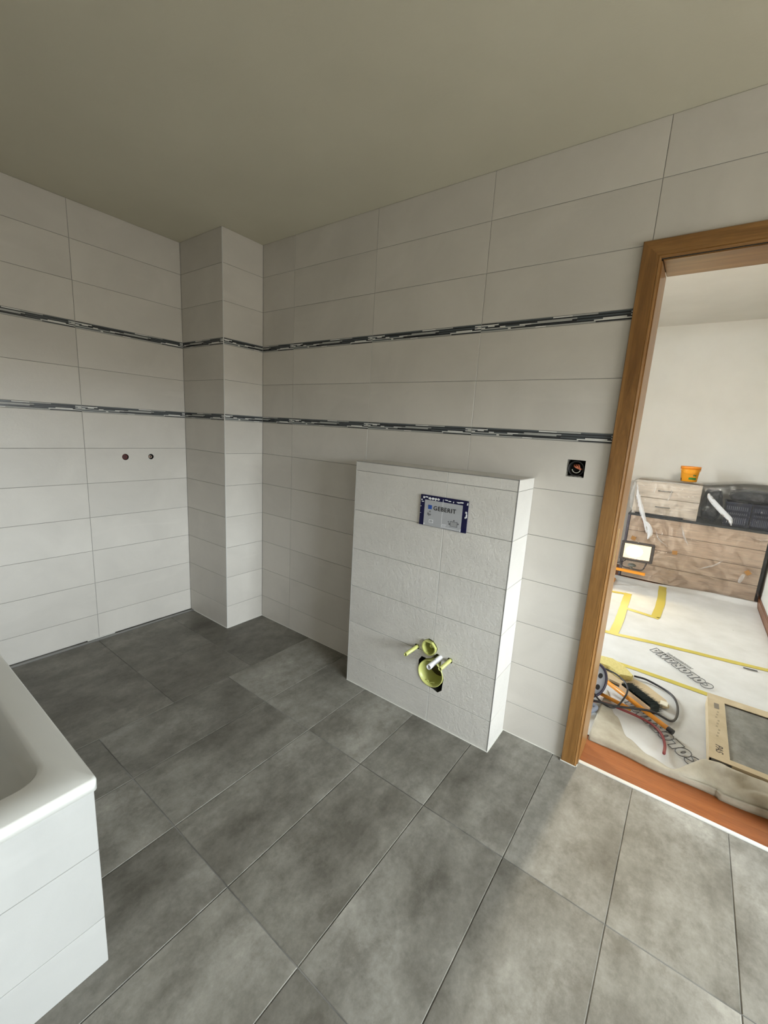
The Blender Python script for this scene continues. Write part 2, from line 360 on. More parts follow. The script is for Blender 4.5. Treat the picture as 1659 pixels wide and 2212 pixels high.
# ------------------------------------------------------------------ other bathroom walls, ceiling, window
bm = bmesh.new(); box(bm, -.60, 4.72, -2.42, -2.29, 0, H); struct(bm_obj('wall_front', bm, M['wtile']))
bm = bmesh.new()
for a, b, c, d in [(-2.42, -1.95, 0, H), (-.35, .158, 0, H), (-1.95, -.35, 0, .66), (-1.95, -.35, 1.78, H)]: box(bm, 4.60, 4.72, a, b, c, d)
struct(bm_obj('wall_right', bm, M['wtile']))
bm = bmesh.new()
for a, b, c, d in [(-1.95, -1.91, .66, 1.78), (-.39, -.35, .66, 1.78), (-1.91, -.39, .66, .70), (-1.91, -.39, 1.74, 1.78)]: box(bm, 4.62, 4.70, a, b, c, d, .004)
struct(bm_obj('window_1', bm, mat('window_white', (.8, .8, .8), .4)))
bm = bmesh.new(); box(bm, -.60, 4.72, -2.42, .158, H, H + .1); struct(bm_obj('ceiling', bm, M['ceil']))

# ------------------------------------------------------------------ door frame
door = bpy.data.objects.new('door_1', None); door.location = (2.5, 0, 0); link(door); W[door] = Matrix.Translation((2.5, 0, 0)); struct(door)
def extr(name, prof, a, b, axis, m, parent, mitre=None):
    """prof: (across, depth y) points; extruded along z or x; mitred at 45 degrees where the casings meet"""
    bm = bmesh.new(); n = len(prof); A = []; B = []
    for p, y in prof:
        if axis == 'z': A.append(bm.verts.new((p, y, a))); B.append(bm.verts.new((p, y, mitre(p) if mitre else b)))
        else: A.append(bm.verts.new((mitre(p, 0) if mitre else a, y, p))); B.append(bm.verts.new((mitre(p, 1) if mitre else b, y, p)))
    for i in range(n): bm.faces.new((A[i], A[(i + 1) % n], B[(i + 1) % n], B[i]))
    bm.faces.new(A); bm.faces.new(B)
    return bm_obj(name, bm, m, parent)
XO, XI, ZT, ZI = 2.057, 2.117, 2.031, 1.971
XO2, XI2 = 2.976, 2.916
def cas(o_, i_):   # across from outer to inner, with rounded inner bead
    s = 1 if i_ > o_ else -1
    return [(o_, .0), (o_, -.016), (o_ + s * .002, -.0185), (i_ - s * .010, -.0185), (i_ - s * .009, -.0165), (i_ - s * .006, -.0175), (i_ - s * .003, -.0165), (i_, -.013), (i_, .004)]
extr('casing', cas(XO, XI), .003, 0, 'z', M['oak_v'], door, lambda p: ZT - (p - XO))
extr('casing', cas(XO2, XI2), .003, 0, 'z', M['oak_v'], door, lambda p: ZT - (XO2 - p))
extr('casing', cas(ZT, ZI), 0, 0, 'x', M['oak_h'], door, lambda p, e: (XO + (ZT - p)) if e == 0 else (XO2 - (ZT - p)))
bm = bmesh.new(); box(bm, 2.1105, 2.1215, -.004, .172, .003, 1.966, .002); bm_obj('jamb', bm, M['oak_v'], door)
bm = bmesh.new(); box(bm, 2.9115, 2.9245, -.004, .172, .003, 1.966, .002); bm_obj('jamb', bm, M['oak_v'], door)
bm = bmesh.new(); box(bm, 2.1216, 2.9114, -.004, .172, 1.9665, 1.982, .002); bm_obj('jamb_head', bm, M['oak_h'], door)
bm = bmesh.new(); box(bm, 2.1095, 2.1125, -.010, -.004, .003, 1.97); box(bm, 2.1125, 2.91, -.010, -.0042, 1.9695, 1.972); bm_obj('gap_shade', bm, M['void'], door)  # dark strip painting the shade in the gap between casing and jamb
for a, b in ((2.050, 2.1105), (2.9245, 2.984)):
    bm = bmesh.new(); box(bm, a, b, .159, .174, .003, 2.03, .003); bm_obj('casing', bm, M['oak_v'], door)
bm = bmesh.new(); box(bm, 2.050, 2.984, .159, .1735, 1.9825, 2.031, .003); bm_obj('casing', bm, M['oak_h'], door)
bm = bmesh.new(); box(bm, 2.1212, 2.1226, .035, .060, .88, 1.03, .0005); sp = bm_obj('strike_plate', bm, M['brass'], door); sp['label'] = 'shiny brass strike plate'
bm = bmesh.new(); box(bm, 2.054, 2.121, -.0215, -.0175, .0, .004, .001); box(bm, 2.0535, 2.057, -.0215, .0, .0, .004, .001); box(bm, 2.117, 2.121, -.0215, .012, 0, .004, .001); bm_obj('sealant_bead', bm, M['silicone'], door)
bm = bmesh.new(); box(bm, 2.120, 2.9115, .020, .038, -.004, .003, .0015); struct(bm_obj('trim_1', bm, M['silicone']))
# white joint along the wall feet
bm = bmesh.new()
box(bm, 0, .974, -.0035, 0, -.001, .0022); box(bm, 1.79, 2.054, -.0035, 0, -.001, .0022)
box(bm, .0, .0035, -.279, -.003, -.001, .0022); box(bm, -.41, 0, -.2825, -.279, -.001, .0022)
struct(bm_obj('trim_2', bm, M['silicone']))

M['ljoint'] = mat('lit_joint', (.52, .51, .48), .8)  # light caught by the vertical joints is put into this paler colour
for xx in (.8845, 1.4825):
    for a, b in ((.0, 1.3516), (1.388, 1.788)):
        bm = bmesh.new(); box(bm, xx - .0009, xx + .0009, .0006, .003, a, b); bm_obj('vertical_joint', bm, M['ljoint'], wall_back)
# ------------------------------------------------------------------ socket hole
t = thing('wall_socket_box', 'square black opening for a switch with copper wires, left of the door frame', 'switch box', (1.9425, .0, 1.2475))
bm = bmesh.new(); q = .0005
box(bm, sx0 + q, sx1 - q, .040, .044, sz0 + q, sz1 - q); bm_obj('back_plate', bm, M['void'], t)
bm = bmesh.new(); box(bm, sx0 + q, sx0 + .003, .002, .040, sz0 + q, sz1 - q); box(bm, sx0 + .003, sx1 - .006, .002, .040, sz0 + q, sz0 + .004); bm_obj('mortar_edge', bm, M['mortar'], t)
bm = bmesh.new(); lathe(bm, [(.026, -.034), (.030, -.034), (.030, -.004), (.0285, -.004), (.026, -.006)], 32, Matrix.Translation((1.9425, .002, 1.2475)) @ Matrix.Rotation(math.pi / 2, 4, 'X')); bm_obj('flush_box', bm, M['black'], t, True)
for k in range(3):
    bm = bmesh.new(); tube(bm, [(1.93 + .004 * k, .034, 1.262), (1.934 + .008 * k, .014, 1.256 + .002 * k), (1.945 + .006 * k, .010, 1.250 - .002 * k), (1.958 + .002 * k, .020, 1.246)], .0028, 8)
    bm_obj('wire', bm, mat('copper_wire', (.62, .19, .10), .4, 0), t, True)
bm = bmesh.new(); tube(bm, [(1.929 + .015 + .0155 * math.cos(a), .008, 1.246 + .0155 * math.sin(a)) for a in [math.pi * (1.05 + .9 * k / 8) for k in range(9)]], .0016, 8, 3); bm_obj('screw_ring', bm, mat('zinc', (.7, .68, .6), .3, .6), t, True)

# ------------------------------------------------------------------ cistern boxing
BX0, BX1, BY, BZ = .974, 1.790, -.186, 1.194
cb = thing('cistern_boxing', 'half-height boxed-out cistern wall of light grey tiles with yellow pipe stubs', 'boxing wall', (1.382, -.09, 0))
bm = bmesh.new(); box(bm, BX0 + .0018, BX1 - .0018, BY + .0018, -.0006, 0, BZ - .0018)
core = bm_obj('core', bm, M['grout'], cb)
frb = frame((0, BY, 0), (1, 0, 0), (0, 0, 1)); frs = frame((BX1, 0, 0), (0, 1, 0), (0, 0, 1)); frt = frame((0, 0, BZ), (1, 0, 0), (0, 1, 0)); frw = frame((BX0, 0, 0), (0, -1, 0), (0, 0, 1))
BR = [0, .1465, .3465, .5475, .7485, .9500, 1.1485, BZ]
tb = grid(frb, [BX0 + .002, 1.4825, BX1 - .002], BR, cb, M['btile'], g_=.0012)
grid(frs, [BY + .002, 0], BR, cb, M['btile']); grid(frw, [0, -BY - .002], BR, cb, M['btile'])
grid(frt, [BX0 + .002, 1.4825, BX1 - .002], [BY + .002, 0], cb, M['btile'])
bm = bmesh.new(); box(bm, BX0, BX0 + .0025, BY - .0004, BY + .002, 0, BZ); bm_obj('edge_trim', bm, M['edge'], cb)
bm = bmesh.new(); box(bm, BX1 - .0028, BX1 + .0004, BY - .0004, BY + .0025, 0, BZ); bm_obj('edge_trim', bm, M['edged'], cb)
bm = bmesh.new(); box(bm, BX0, BX1, BY - .0004, BY + .0028, BZ - .0024, BZ + .0006); bm_obj('edge_trim', bm, M['edged'], cb)
bm = bmesh.new(); box(bm, BX0, BX1 + .003, BY - .0035, BY, 0, .0025); box(bm, BX1, BX1 + .0035, BY, 0, 0, .0025); bm_obj('floor_joint', bm, M['silicone'], cb)
bm = bmesh.new(); box(bm, 1.4814, 1.4836, BY + .0004, BY + .003, .43, BZ - .003); box(bm, 1.4814, 1.4836, BY + .0004, BY + .003, .0, .17); bm_obj('vertical_joint', bm, M['ljoint'], cb)
# cut-outs
cuts = []
def cutter(fn):
    bm = bmesh.new(); fn(bm); bmesh.ops.recalc_face_normals(bm, faces=bm.faces); cuts.append(bm_obj('cutter', bm, M['void']))
def ragged(cx, cz, pts):
    def f(bm):
        A = [bm.verts.new((cx + r * math.cos(math.radians(a)), BY - .02, cz + r * math.sin(math.radians(a)))) for a, r in pts]
        B = [bm.verts.new((v.co.x, BY + .14, v.co.z)) for v in A]; n = len(A)
        bm.faces.new(A); bm.faces.new(B)
        for i in range(n): bm.faces.new((A[i], A[(i + 1) % n], B[(i + 1) % n], B[i]))
    return f
OUT = [(0, .070), (25, .066), (48, .072), (64, .118), (78, .115), (92, .080), (112, .074), (128, .088), (146, .082), (165, .070), (190, .068), (225, .067), (262, .068), (285, .072), (300, .090), (318, .088), (335, .073)]
cutter(ragged(1.482, .248, OUT))
cutter(ragged(1.467, .378, [(k * 30 + 8, .0385 + (.003 if k % 3 == 0 else 0)) for k in range(12)]))
cutter(ragged(1.399, .356, [(k * 45, .0125 + .002 * (k % 2)) for k in range(8)])); cutter(ragged(1.574, .352, [(k * 45, .0125 + .002 * (k % 2)) for k in range(8)]))
bpy.context.view_layer.update()
for o in [core] + [tb[(i, j)] for i in (0, 1) for j in (0, 1, 2)]:
    o.data = o.data.copy(); boolean(o, cuts)
for c_ in cuts: bpy.data.objects.remove(c_)
Mxr = Matrix.Rotation(math.pi / 2, 4, 'X')      # local z -> -y
def tubepart(name, cx, cz, y0, prof, m, lab=None):
    bm = bmesh.new(); lathe(bm, prof, 40, Matrix.Translation((cx, y0, cz)) @ Mxr); o = bm_obj(name, bm, m, cb, True)
    if lab: o['label'] = lab
    return o
tubepart('waste_sleeve', 1.482, .250, BY, [(.048, -.085), (.050, -.08), (.056, -.055), (.0595, -.03), (.0625, .004), (.0655, .004), (.0655, -.10)], M['lime'], 'wide lime yellow waste pipe sleeve')
tubepart('drain_bottom', 1.482, .250, BY + .082, [(.001, 0), (.050, 0), (.050, -.006)], mat('olive_dark', (.06, .05, .012), .6))
bm = bmesh.new(); tube(bm, [(1.452, BY - .0 + .01, .196), (1.465, BY + .012, .200), (1.474, BY + .012, .194), (1.487, BY + .012, .200), (1.500, BY + .014, .201)], .0022, 8); bm_obj('moulding_mark', bm, M['lime'], cb, True)
bm = bmesh.new()   # flush sleeve: rounded body with flat top, plug inside
N = 40; prof = [(1.0, .10), (1.0, -.012), (.84, -.012), (.80, .02), (.72, .05)]
rings = []
for s, d in prof:
    ring = []
    for k in range(N):
        a = 2 * math.pi * k / N; x_ = .0365 * s * math.cos(a); z_ = .0375 * s * math.sin(a)
        z_ = min(z_, .030 * s); x_z = x_ + z_
        if x_z > .044 * s: e = (x_z - .044 * s) / 2; x_ -= e; z_ -= e
        ring.append(bm.verts.new((1.467 + x_, BY + d, .378 + z_)))
    rings.append(ring)
for A, B in zip(rings, rings[1:]):
    for k in range(N): bm.faces.new((A[k], A[(k + 1) % N], B[(k + 1) % N], B[k]))
bm.faces.new(rings[-1]); o = bm_obj('flush_sleeve', bm, M['lime'], cb, False); o['label'] = 'small lime yellow flush pipe sleeve with blanking plug'
tubepart('plug', 1.467, .376, BY + .048, [(.001, .036), (.007, .036), (.010, .033), (.011, .018), (.020, .015), (.0215, .0)], M['lime'])
for cx, cz, L in ((1.399, .356, .100), (1.574, .352, .092)):
    tubepart('rod_sleeve', cx, cz, BY, [(.0055, L - .02), (.0062, L), (.0088, L), (.0088, -.03)], M['lime'], 'lime yellow sleeve over threaded fixing rod')
bm = bmesh.new(); lathe(bm, [(.008, .085), (.0085, .104), (.0118, .104), (.0118, .052), (.0108, .050), (.0108, .044), (.0125, .042), (.0125, -.04)], 28, Matrix.Translation((1.525, BY, .346)) @ Mxr); o = bm_obj('conduit', bm, M['pipe'], cb, True); o['label'] = 'short white plastic conduit'
bm = bmesh.new(); box(bm, 1.545, 1.556, BY - .004, BY + .03, .305, .330, .001, Matrix.Rotation(.6, 3, 'Y')); bm_obj('foam_scrap', bm, mat('foam', (.62, .60, .55), .9), cb)

# ------------------------------------------------------------------ protective plate on the boxing
pl = thing('flush_plate_cover', 'blue and silver printed protective film panel over flush opening', 'cover plate', (1.476, BY - .004, 1.0135))
PX0, PX1, PZ0, PZ1, PY = 1.361, 1.592, .946, 1.083, BY - .0065
bm = bmesh.new(); box(bm, PX0, PX1, PY, BY - .0005, PZ0, PZ1, .0012); bm_obj('panel', bm, M['navy'], pl)
bm = bmesh.new(); box(bm, 1.384, 1.568, PY - .0006, PY + .0004, .9475, 1.062, .0003); bm_obj('printed_sheet', bm, M['silver'], pl)
bm = bmesh.new(); box(bm, 1.4735, 1.4755, PY - .0008, PY, .9475, 1.075, .0002); bm_obj('crease', bm, M['torn'], pl)
random.seed(3)
def shard(cx, cz, rw, rh, n=7):
    bm = bmesh.new(); vs = []
    for k in range(n):
        a = 2 * math.pi * k / n; q = random.uniform(.45, 1)
        vs.append(bm.verts.new((min(PX1, max(PX0 - .001, cx + rw * q * math.cos(a))), PY - .0008 - random.uniform(0, .0012), cz + rh * q * math.sin(a))))
    f = bm.faces.new(vs); r = bmesh.ops.extrude_face_region(bm, geom=[f]); bmesh.ops.translate(bm, verts=[v for v in r['geom'] if isinstance(v, bmesh.types.BMVert)], vec=(0, .0009, 0))
    bm_obj('torn_film', bm, M['torn'], pl)
for cx, cz, a, b in [(1.378, 1.072, .009, .006), (1.392, 1.074, .010, .004), (1.408, 1.070, .008, .008), (1.424, 1.071, .010, .007), (1.438, 1.069, .007, .008), (1.452, 1.071, .009, .006), (1.368, 1.060, .004, .004),
                      (1.490, 1.073, .010, .003), (1.506, 1.071, .010, .003), (1.524, 1.069, .004, .006), (1.548, 1.071, .014, .004), (1.562, 1.073, .010, .004), (1.589, 1.070, .004, .008),
                      (1.586, 1.035, .005, .006), (1.589, 1.022, .004, .012), (1.584, 1.012, .004, .006), (1.375, 1.052, .008, .003), (1.366, 1.030, .005, .002), (1.366, 1.000, .006, .0015), (1.566, .953, .003, .009), (1.388, .953, .003, .006)]:
    shard(cx, cz, a, b)
def text(body, name, m, parent, Mtx, size=.02, ext=.0003, shear=0, outline=0, spacing=1, bold=0):
    c = bpy.data.curves.new(name, 'FONT'); c.body = body; c.size = size; c.extrude = 0 if outline else ext; c.shear = shear; c.space_character = spacing; c.offset = bold
    if outline: c.fill_mode = 'NONE'; c.bevel_depth = outline; c.bevel_resolution = 0; c.resolution_u = 4
    tmp = bpy.data.objects.new(name, c); C.objects.link(tmp); bpy.context.view_layer.update()
    me = bpy.data.meshes.new_from_object(tmp.evaluated_get(bpy.context.evaluated_depsgraph_get())); bpy.data.objects.remove(tmp)
    me.materials.clear(); me.materials.append(m); me.transform(Mtx)
    return link(bpy.data.objects.new(name, me), parent)
def MF(O, U, V): return frame(O, Vector(U).normalized(), Vector(V).normalized())
text('GEBERIT', 'lettering', M['ink'], pl, MF((1.4300, PY - .0012, 1.0215), (1, 0, 0), (0, 0, 1)), .0262, .0003, 0, 0, 1.14, .00035)
bm = bmesh.new(); box(bm, 1.4035, 1.4215, PY - .0012, PY, 1.0225, 1.0405); bm_obj('logo_square', bm, M['blue'], pl)
bm = bmesh.new()
box(bm, 1.518, 1.549, PY - .0010, PY, .9655, .9855)
bm_obj('printed_diagram', bm, mat('diagram_grey', (.33, .33, .34), .5), pl)
for a, b, c, d in [(1.517, 1.550, .9845, .9862), (1.517, 1.550, .9640, .9655), (1.5165, 1.5182, .964, .986), (1.549, 1.5505, .964, .986), (1.531, 1.536, .988, .993), (1.552, 1.557, .976, .982), (1.510, 1.516, .970, .976), (1.507, 1.5085, .978, .986), (1.504, 1.512, .982, .9833),
                   (1.402, 1.405, .996, 1.006), (1.407, 1.410, .992, 1.004), (1.412, 1.4145, .994, 1.002), (1.417, 1.419, .995, 1.003), (1.409, 1.418, 1.009, 1.011), (1.412, 1.415, 1.012, 1.017)]:
    bm = bmesh.new(); box(bm, a, b, PY - .0012, PY, c, d); bm_obj('printed_symbol', bm, M['greyink'], pl)
for a, b, c, d in [(1.412, 1.432, .975, .9765), (1.412, 1.432, .962, .9635), (1.412, 1.4135, .962, .976), (1.4305, 1.432, .962, .976), (1.478, 1.500, .965, .9665), (1.478, 1.4795, .956, .966), (1.485, 1.4865, .956, .966), (1.492, 1.4935, .956, .966), (1.478, 1.56, .953, .9543)]:
    bm = bmesh.new(); box(bm, a, b, PY - .0012, PY, c, d); bm_obj('printed_line', bm, M['torn'], pl)

# ------------------------------------------------------------------ bathtub with tiled apron
tub = thing('bathtub', 'white enamel bathtub with flat rim above the pale tiled panel', 'bathtub', (.45, -1.89, 0))
def rrect(x0, x1, y0, y1, r, n=10):
    P = []
    for cx, cy, a0 in ((x1 - r, y1 - r, 0), (x0 + r, y1 - r, 90), (x0 + r, y0 + r, 180), (x1 - r, y0 + r, 270)):
        for k in range(n + 1): a = math.radians(a0 + 90 * k / n); P.append((cx + r * math.cos(a), cy + r * math.sin(a)))
    return P
bm = bmesh.new(); rings = []
X0, X1, Y0, Y1 = -.447, 1.346, -2.288, -1.489
for x0, x1, y0, y1, r, z in [(X0 + .02, X1 - .014, Y0, Y1 - .006, .004, .511), (X0, X1, Y0, Y1, .012, .511), (X0, X1, Y0, Y1, .012, .534), (X0 + .001, X1 - .002, Y0 + .002, Y1 - .002, .012, .5395), (X0 + .004, X1 - .006, Y0 + .006, Y1 - .006, .012, .542),
                             (-.335, 1.262, -2.215, -1.550, .062, .541), (-.330, 1.256, -2.210, -1.556, .062, .539), (-.324, 1.250, -2.204, -1.562, .062, .531), (-.306, 1.236, -2.19, -1.574, .075, .45), (-.24, 1.16, -2.16, -1.61, .12, .20), (-.18, 1.10, -2.12, -1.65, .13, .13), (-.10, 1.02, -2.05, -1.72, .13, .110)]:
    rings.append([bm.verts.new((x, y, z)) for x, y in rrect(x0, x1, y0, y1, r)])
for A, B in zip(rings, rings[1:]):
    n = len(A)
    for k in range(n): bm.faces.new((A[k], A[(k + 1) % n], B[(k + 1) % n], B[k]))
bm.faces.new(rings[-1])
o = bm_obj('basin', bm, M['white'], tub, True)
bm = bmesh.new(); lathe(bm, [(.001, .004), (.022, .004), (.026, .002), (.026, -.01)], 28, Matrix.Translation((.45, -1.89, .111))); bm_obj('drain_cap', bm, M['steel'], tub, True)
bm = bmesh.new()
box(bm, 1.28, 1.3312, -2.289, -1.4958, 0, .509); box(bm, -.448, 1.28, -1.53, -1.4958, 0, .509)
ap = bm_obj('bath_panel', bm, M['grout']); tag(ap, 'pale cream tiled side panel carrying the white bathtub rim', 'bath panel')
M['atile'] = wall_tile_mat('apron_tile_stone', (0.44, 0.437, 0.42), .08)
fra = frame((1.333, 0, 0), (0, 1, 0), (0, 0, 1)); frz = frame((0, -1.494, 0), (-1, 0, 0), (0, 0, 1))
grid(fra, [-2.289, -2.092, -1.494], [0, .138, .338, .509], ap, M['atile'], g_=.0009); grid(frz, [-1.333, -.735, -.137, .448], [0, .138, .338, .509], ap, M['atile'])

# ================================================================== neighbouring room
bm = bmesh.new(); box(bm, .2, 3.05, .0385, 3.75, -.12, 0.0); floor2 = struct(bm_obj('floor', bm, M['lam']))
bm = bmesh.new(); box(bm, .08, 3.15, 3.56, 3.70, 0, 2.55); struct(bm_obj('wall_far', bm, M['plaster']))
bm = bmesh.new(); box(bm, 2.975, 3.10, .160, 3.56, 0, 2.55); struct(bm_obj('wall_hall_right', bm, M['plaster']))
bm = bmesh.new()
for a, b, c, d in [(.160, 1.07, 0, 2.55), (1.63, 3.56, 0, 2.55), (1.07, 1.63, 0, .45), (1.07, 1.63, 1.9, 2.55)]: box(bm, .25, .40, a, b, c, d)
struct(bm_obj('wall_hall_left', bm, M['plaster']))
bm = bmesh.new()
for a, b, c, d in [(1.07, 1.10, .45, 1.9), (1.60, 1.63, .45, 1.9), (1.10, 1.60, .45, .49), (1.10, 1.60, 1.86, 1.9)]: box(bm, .28, .36, a, b, c, d, .004)
struct(bm_obj('window_2', bm, mat('window_white_2', (.8, .8, .78), .4)))
bm = bmesh.new(); box(bm, .08, 3.15, .158, 3.70, 2.55, 2.65); struct(bm_obj('ceiling', bm, M['plaster']))
bm = bmesh.new()   # plaster on the hall side of the door wall
for a, b, c, d in [(.40, 2.05, 0, 2.55), (2.984, 3.0, 0, 2.03), (2.05, 2.984, 2.031, 2.55)]: box(bm, a, b, .1585, .1600, c, d)
bm.free()
bm = bmesh.new(); box(bm, 2.957, 2.9745, .18, 3.55, 0, .07, .003); struct(bm_obj('baseboard_right', bm, wood('brown_baseboard', [(.13, .045, .02), (.2, .075, .03), (.26, .11, .05)], 2, .4, (8, .7, 8))))

# ------------------------------------------------------------------ drop cloth
g = G('white_fleece', .85); n1 = g.noise(g.vec(), 5, 6, .6); n2 = g.noise(g.vec(), 38, 4, .6)
c = g.ramp(n1, [(.25, (.55, .54, .51)), (.7, (.65, .64, .62))]); c = g.mix(c, (.10, .10, .11), g.math('MULTIPLY', g.ramp(n2, [(.715, (0, 0, 0)), (.76, (1, 1, 1))]), .55)); g.col(c); g.bump(g.noise(g.vec(), 220, 2), .15, .002); M['fleece'] = g.m
g = G('fleece_underside', .7); g.col(g.ramp(g.noise(g.vec(), 7, 5, .6), [(.3, (.31, .27, .20)), (.7, (.52, .475, .38))])); g.bump(g.noise(g.vec(), 60, 3), .2, .003); M['under'] = g.m
cloth = thing('drop_cloth', 'white fleece drop cloth with yellow taped seams on the hall floor', 'drop cloth', (2.4, 1.6, 0))
def hcl(x, y):
    h = .004 + .004 * max(0, noise.noise(Vector((x * 2.2, y * 2.2, 1.3)))) + .003 * max(0, noise.noise(Vector((x * 7, y * 5, 4.1))))
    h += .006 * max(0, noise.noise(Vector((x * 3.1 + 1.5 * y, y * 1.1, 7.7))) - .15)
    if y > 3.02: h += (y - 3.02) * .55 * max(0, min(1, (x - 2.2) * 2))
    return h
def foldy(x):   # hall-side limit of the turned-up front edge
    P = [(2.12, .70), (2.20, .47), (2.27, .33), (2.36, .265), (2.45, .235), (2.50, .26), (2.56, .312), (2.73, .314), (2.95, .314)]
    for (a, b), (c_, d) in zip(P, P[1:]):
        if x <= c_: t_ = max(0, (x - a) / (c_ - a)); t_ = t_ * t_ * (3 - 2 * t_); return b + (d - b) * t_
    return P[-1][1]
nx, ny = 70, 150; V = []; Fs = []
for j in range(ny + 1):
    for i in range(nx + 1):
        x = 1.35 + (2.955 - 1.35) * i / nx; y = .23 + (3.085 - .23) * j / ny
        V.append((x, y, hcl(x, y)))
for j in range(ny):
    for i in range(nx): a = j * (nx + 1) + i; Fs.append((a, a + 1, a + nx + 2, a + nx + 1))
mesh_obj('sheet', V, Fs, M['fleece'], cloth, True)
# the rolled and folded front edge: cross-sections along x
V = []; Fs = []; nu = 90; nv = 26
for i in range(nu + 1):
    x = 2.124 + (2.955 - 2.124) * i / nu
    ye = .196 + .010 * math.sin(x * 7) + .004 * math.sin(x * 23)
    if x > 2.6: ye -= .010
    yf = foldy(x); wd = yf - ye
    hb = .034 + .012 * noise.noise(Vector((x * 5, 3.3, 0))) + .030 * max(0, min(1, (x - 2.42) / .15))
    for j in range(nv + 1):
        t_ = j / nv
        if t_ < .12: y = ye + wd * .02 * (t_ / .12); z = .001 + hb * .55 * (t_ / .12)
        else:
            q = (t_ - .12) / .88; y = ye + wd * (.02 + .98 * q)
            z = hcl(x, y) + .003 + hb * (.55 + 1.2 * q) * (1 - q) ** 1.5 if q < 1 else hcl(x, y) + .003
            bl = max(0, min(1, (x - 2.44) / .10)); bl = bl * bl * (3 - 2 * bl)
            z = z * (1 - bl) + bl * (.004 + .026 * min(1, q * 9) + .046 * math.sin(math.pi / 2 * min(1, q / .9)) * (1 - max(0, (q - .92) / .08) * .4) + .006 * noise.noise(Vector((x * 8, y * 14, 5.5))))
            z += (.016 + .022 * bl) * max(0, noise.noise(Vector((x * 9 - y * 10, y * 16, 2.2)))) * math.sin(math.pi * min(1, q))
            z += .014 * math.exp(-((x - 2.62 + (y - .26) * .5) / .022) ** 2) * math.sin(math.pi * min(1, q))
        V.append((x, y, z))
for i in range(nu):
    for j in range(nv): a = i * (nv + 1) + j; Fs.append((a, a + nv + 1, a + nv + 2, a + 1))
o = mesh_obj('folded_edge', V, Fs, M['under'], cloth, True); o['label'] = 'beige folded front edge of the cloth'
sm = o.modifiers.new('sol', 'SOLIDIFY'); sm.thickness = .0015; sm.offset = -1
M['tape'] = mat('yellow_tape', (.52, .42, .075), .5)
def strip(pts, wd, nm='yellow_tape'):
    P = catmull([(a, b, 0) for a, b in pts], 10); V = []; Fs = []
    for i, p in enumerate(P):
        d = (P[min(i + 1, len(P) - 1)] - P[max(0, i - 1)]).normalized(); n_ = Vector((-d.y, d.x, 0)); w_ = wd * (1 + .12 * noise.noise(Vector((p.x * 9, p.y * 9, 0))))
        for s in (-1, -.33, .33, 1): q = p + n_ * w_ / 2 * s; V.append((q.x, q.y, hcl(q.x, q.y) + .0022))
    for i in range(len(P) - 1):
        for k in range(3): a = i * 4 + k; Fs.append((a, a + 1, a + 5, a + 4))
    mesh_obj(nm, V, Fs, M['tape'], cloth, True)
strip([(1.9, 1.50), (2.05, 1.515), (2.3, 1.56), (2.6, 1.60), (2.955, 1.655)], .048)
strip([(1.9, 1.08), (2.1, 1.07), (2.3, 1.06), (2.45, 1.05), (2.62, 1.04), (2.955, 1.03)], .042)
strip([(2.035, 1.49), (2.035, 1.8), (2.02, 2.2), (2.01, 2.54)], .058)
strip([(1.85, 2.47), (1.95, 2.50), (2.02, 2.51)], .05)
strip([(2.03, 2.12), (2.15, 2.10), (2.28, 2.08)], .05)
strip([(2.255, 2.09), (2.265, 2.5), (2.25, 3.02)], .062)
M['outline'] = mat('grey_outline_print', (.12, .12, .12), .7)
def clothtext(body, x, y, ang, size, h, ol, spacing=1.0):
    U = Vector((math.cos(ang), math.sin(ang), 0)); Vv = Vector((-math.sin(ang), math.cos(ang), 0))
    return text(body, 'printed_name', M['outline'], cloth, MF((x, y, h), U, Vv), size, .0002, .12, ol, spacing, size * .028)
def ell(cx, cy, rx, ry, a0=0, a1=360, n=20): return [(cx + rx * math.cos(math.radians(a0 + (a1 - a0) * k / n)), cy + ry * math.sin(math.radians(a0 + (a1 - a0) * k / n))) for k in range(n + (0 if a1 - a0 == 360 else 1))]
GLY = {'C': (.92, [ell(.5, .5, .5, .52, 28, 332) + [(.66, .36), (.50, .42), (.50, .58), (.66, .64)]]),
       'O': (.98, [ell(.5, .5, .5, .52), ell(.5, .5, .07, .19, n=12)]),
       'L': (.84, [[(0, 1), (.46, 1), (.46, .38), (.92, .38), (.92, 0), (0, 0)]]),
       'R': (.96, [[(0, 0), (0, 1), (.62, 1), (.86, .92), (.95, .72), (.88, .54), (.74, .44), (1.0, 0), (.62, 0), (.48, .26), (.42, .26), (.42, 0)], ell(.47, .68, .09, .07, n=8)]),
       'A': (1.0, [[(0, 0), (.22, 1), (.78, 1), (1.0, 0), (.64, 0), (.60, .14), (.40, .14), (.36, 0)], [(.45, .36), (.55, .36), (.5, .62)]]),
       'M': (1.22, [[(0, 0), (.08, 1), (.44, 1), (.58, .62), (.72, 1), (1.08, 1), (1.16, 0), (.82, 0), (.78, .44), (.66, 0), (.50, 0), (.38, .44), (.34, 0)]])}
def outline_word(word, P0, d, u, h, length, z, r):
    tot = sum(GLY[c][0] for c in word); sx = length / tot; bm = bmesh.new(); x = 0
    for c in word:
        adv, loops = GLY[c]
        for L in loops:
            pts = [(P0[0] + d[0] * (x + px) * sx + u[0] * py, P0[1] + d[1] * (x + px) * sx + u[1] * py, z) for px, py in L]
            tube(bm, pts + [pts[0]], r, 5, 1, False)
        x += adv
    return bm_obj('printed_name', bm, M['outline'], cloth)
outline_word('COLORAMA', (2.618, 1.146), (-.697, .717), (-.045, -.056), .07, .446, .0125, .0021)
outline_word('COLORAMA', (2.560, .352), (-.680, .733), (-.046, -.053), .07, .446, .0125, .0021)
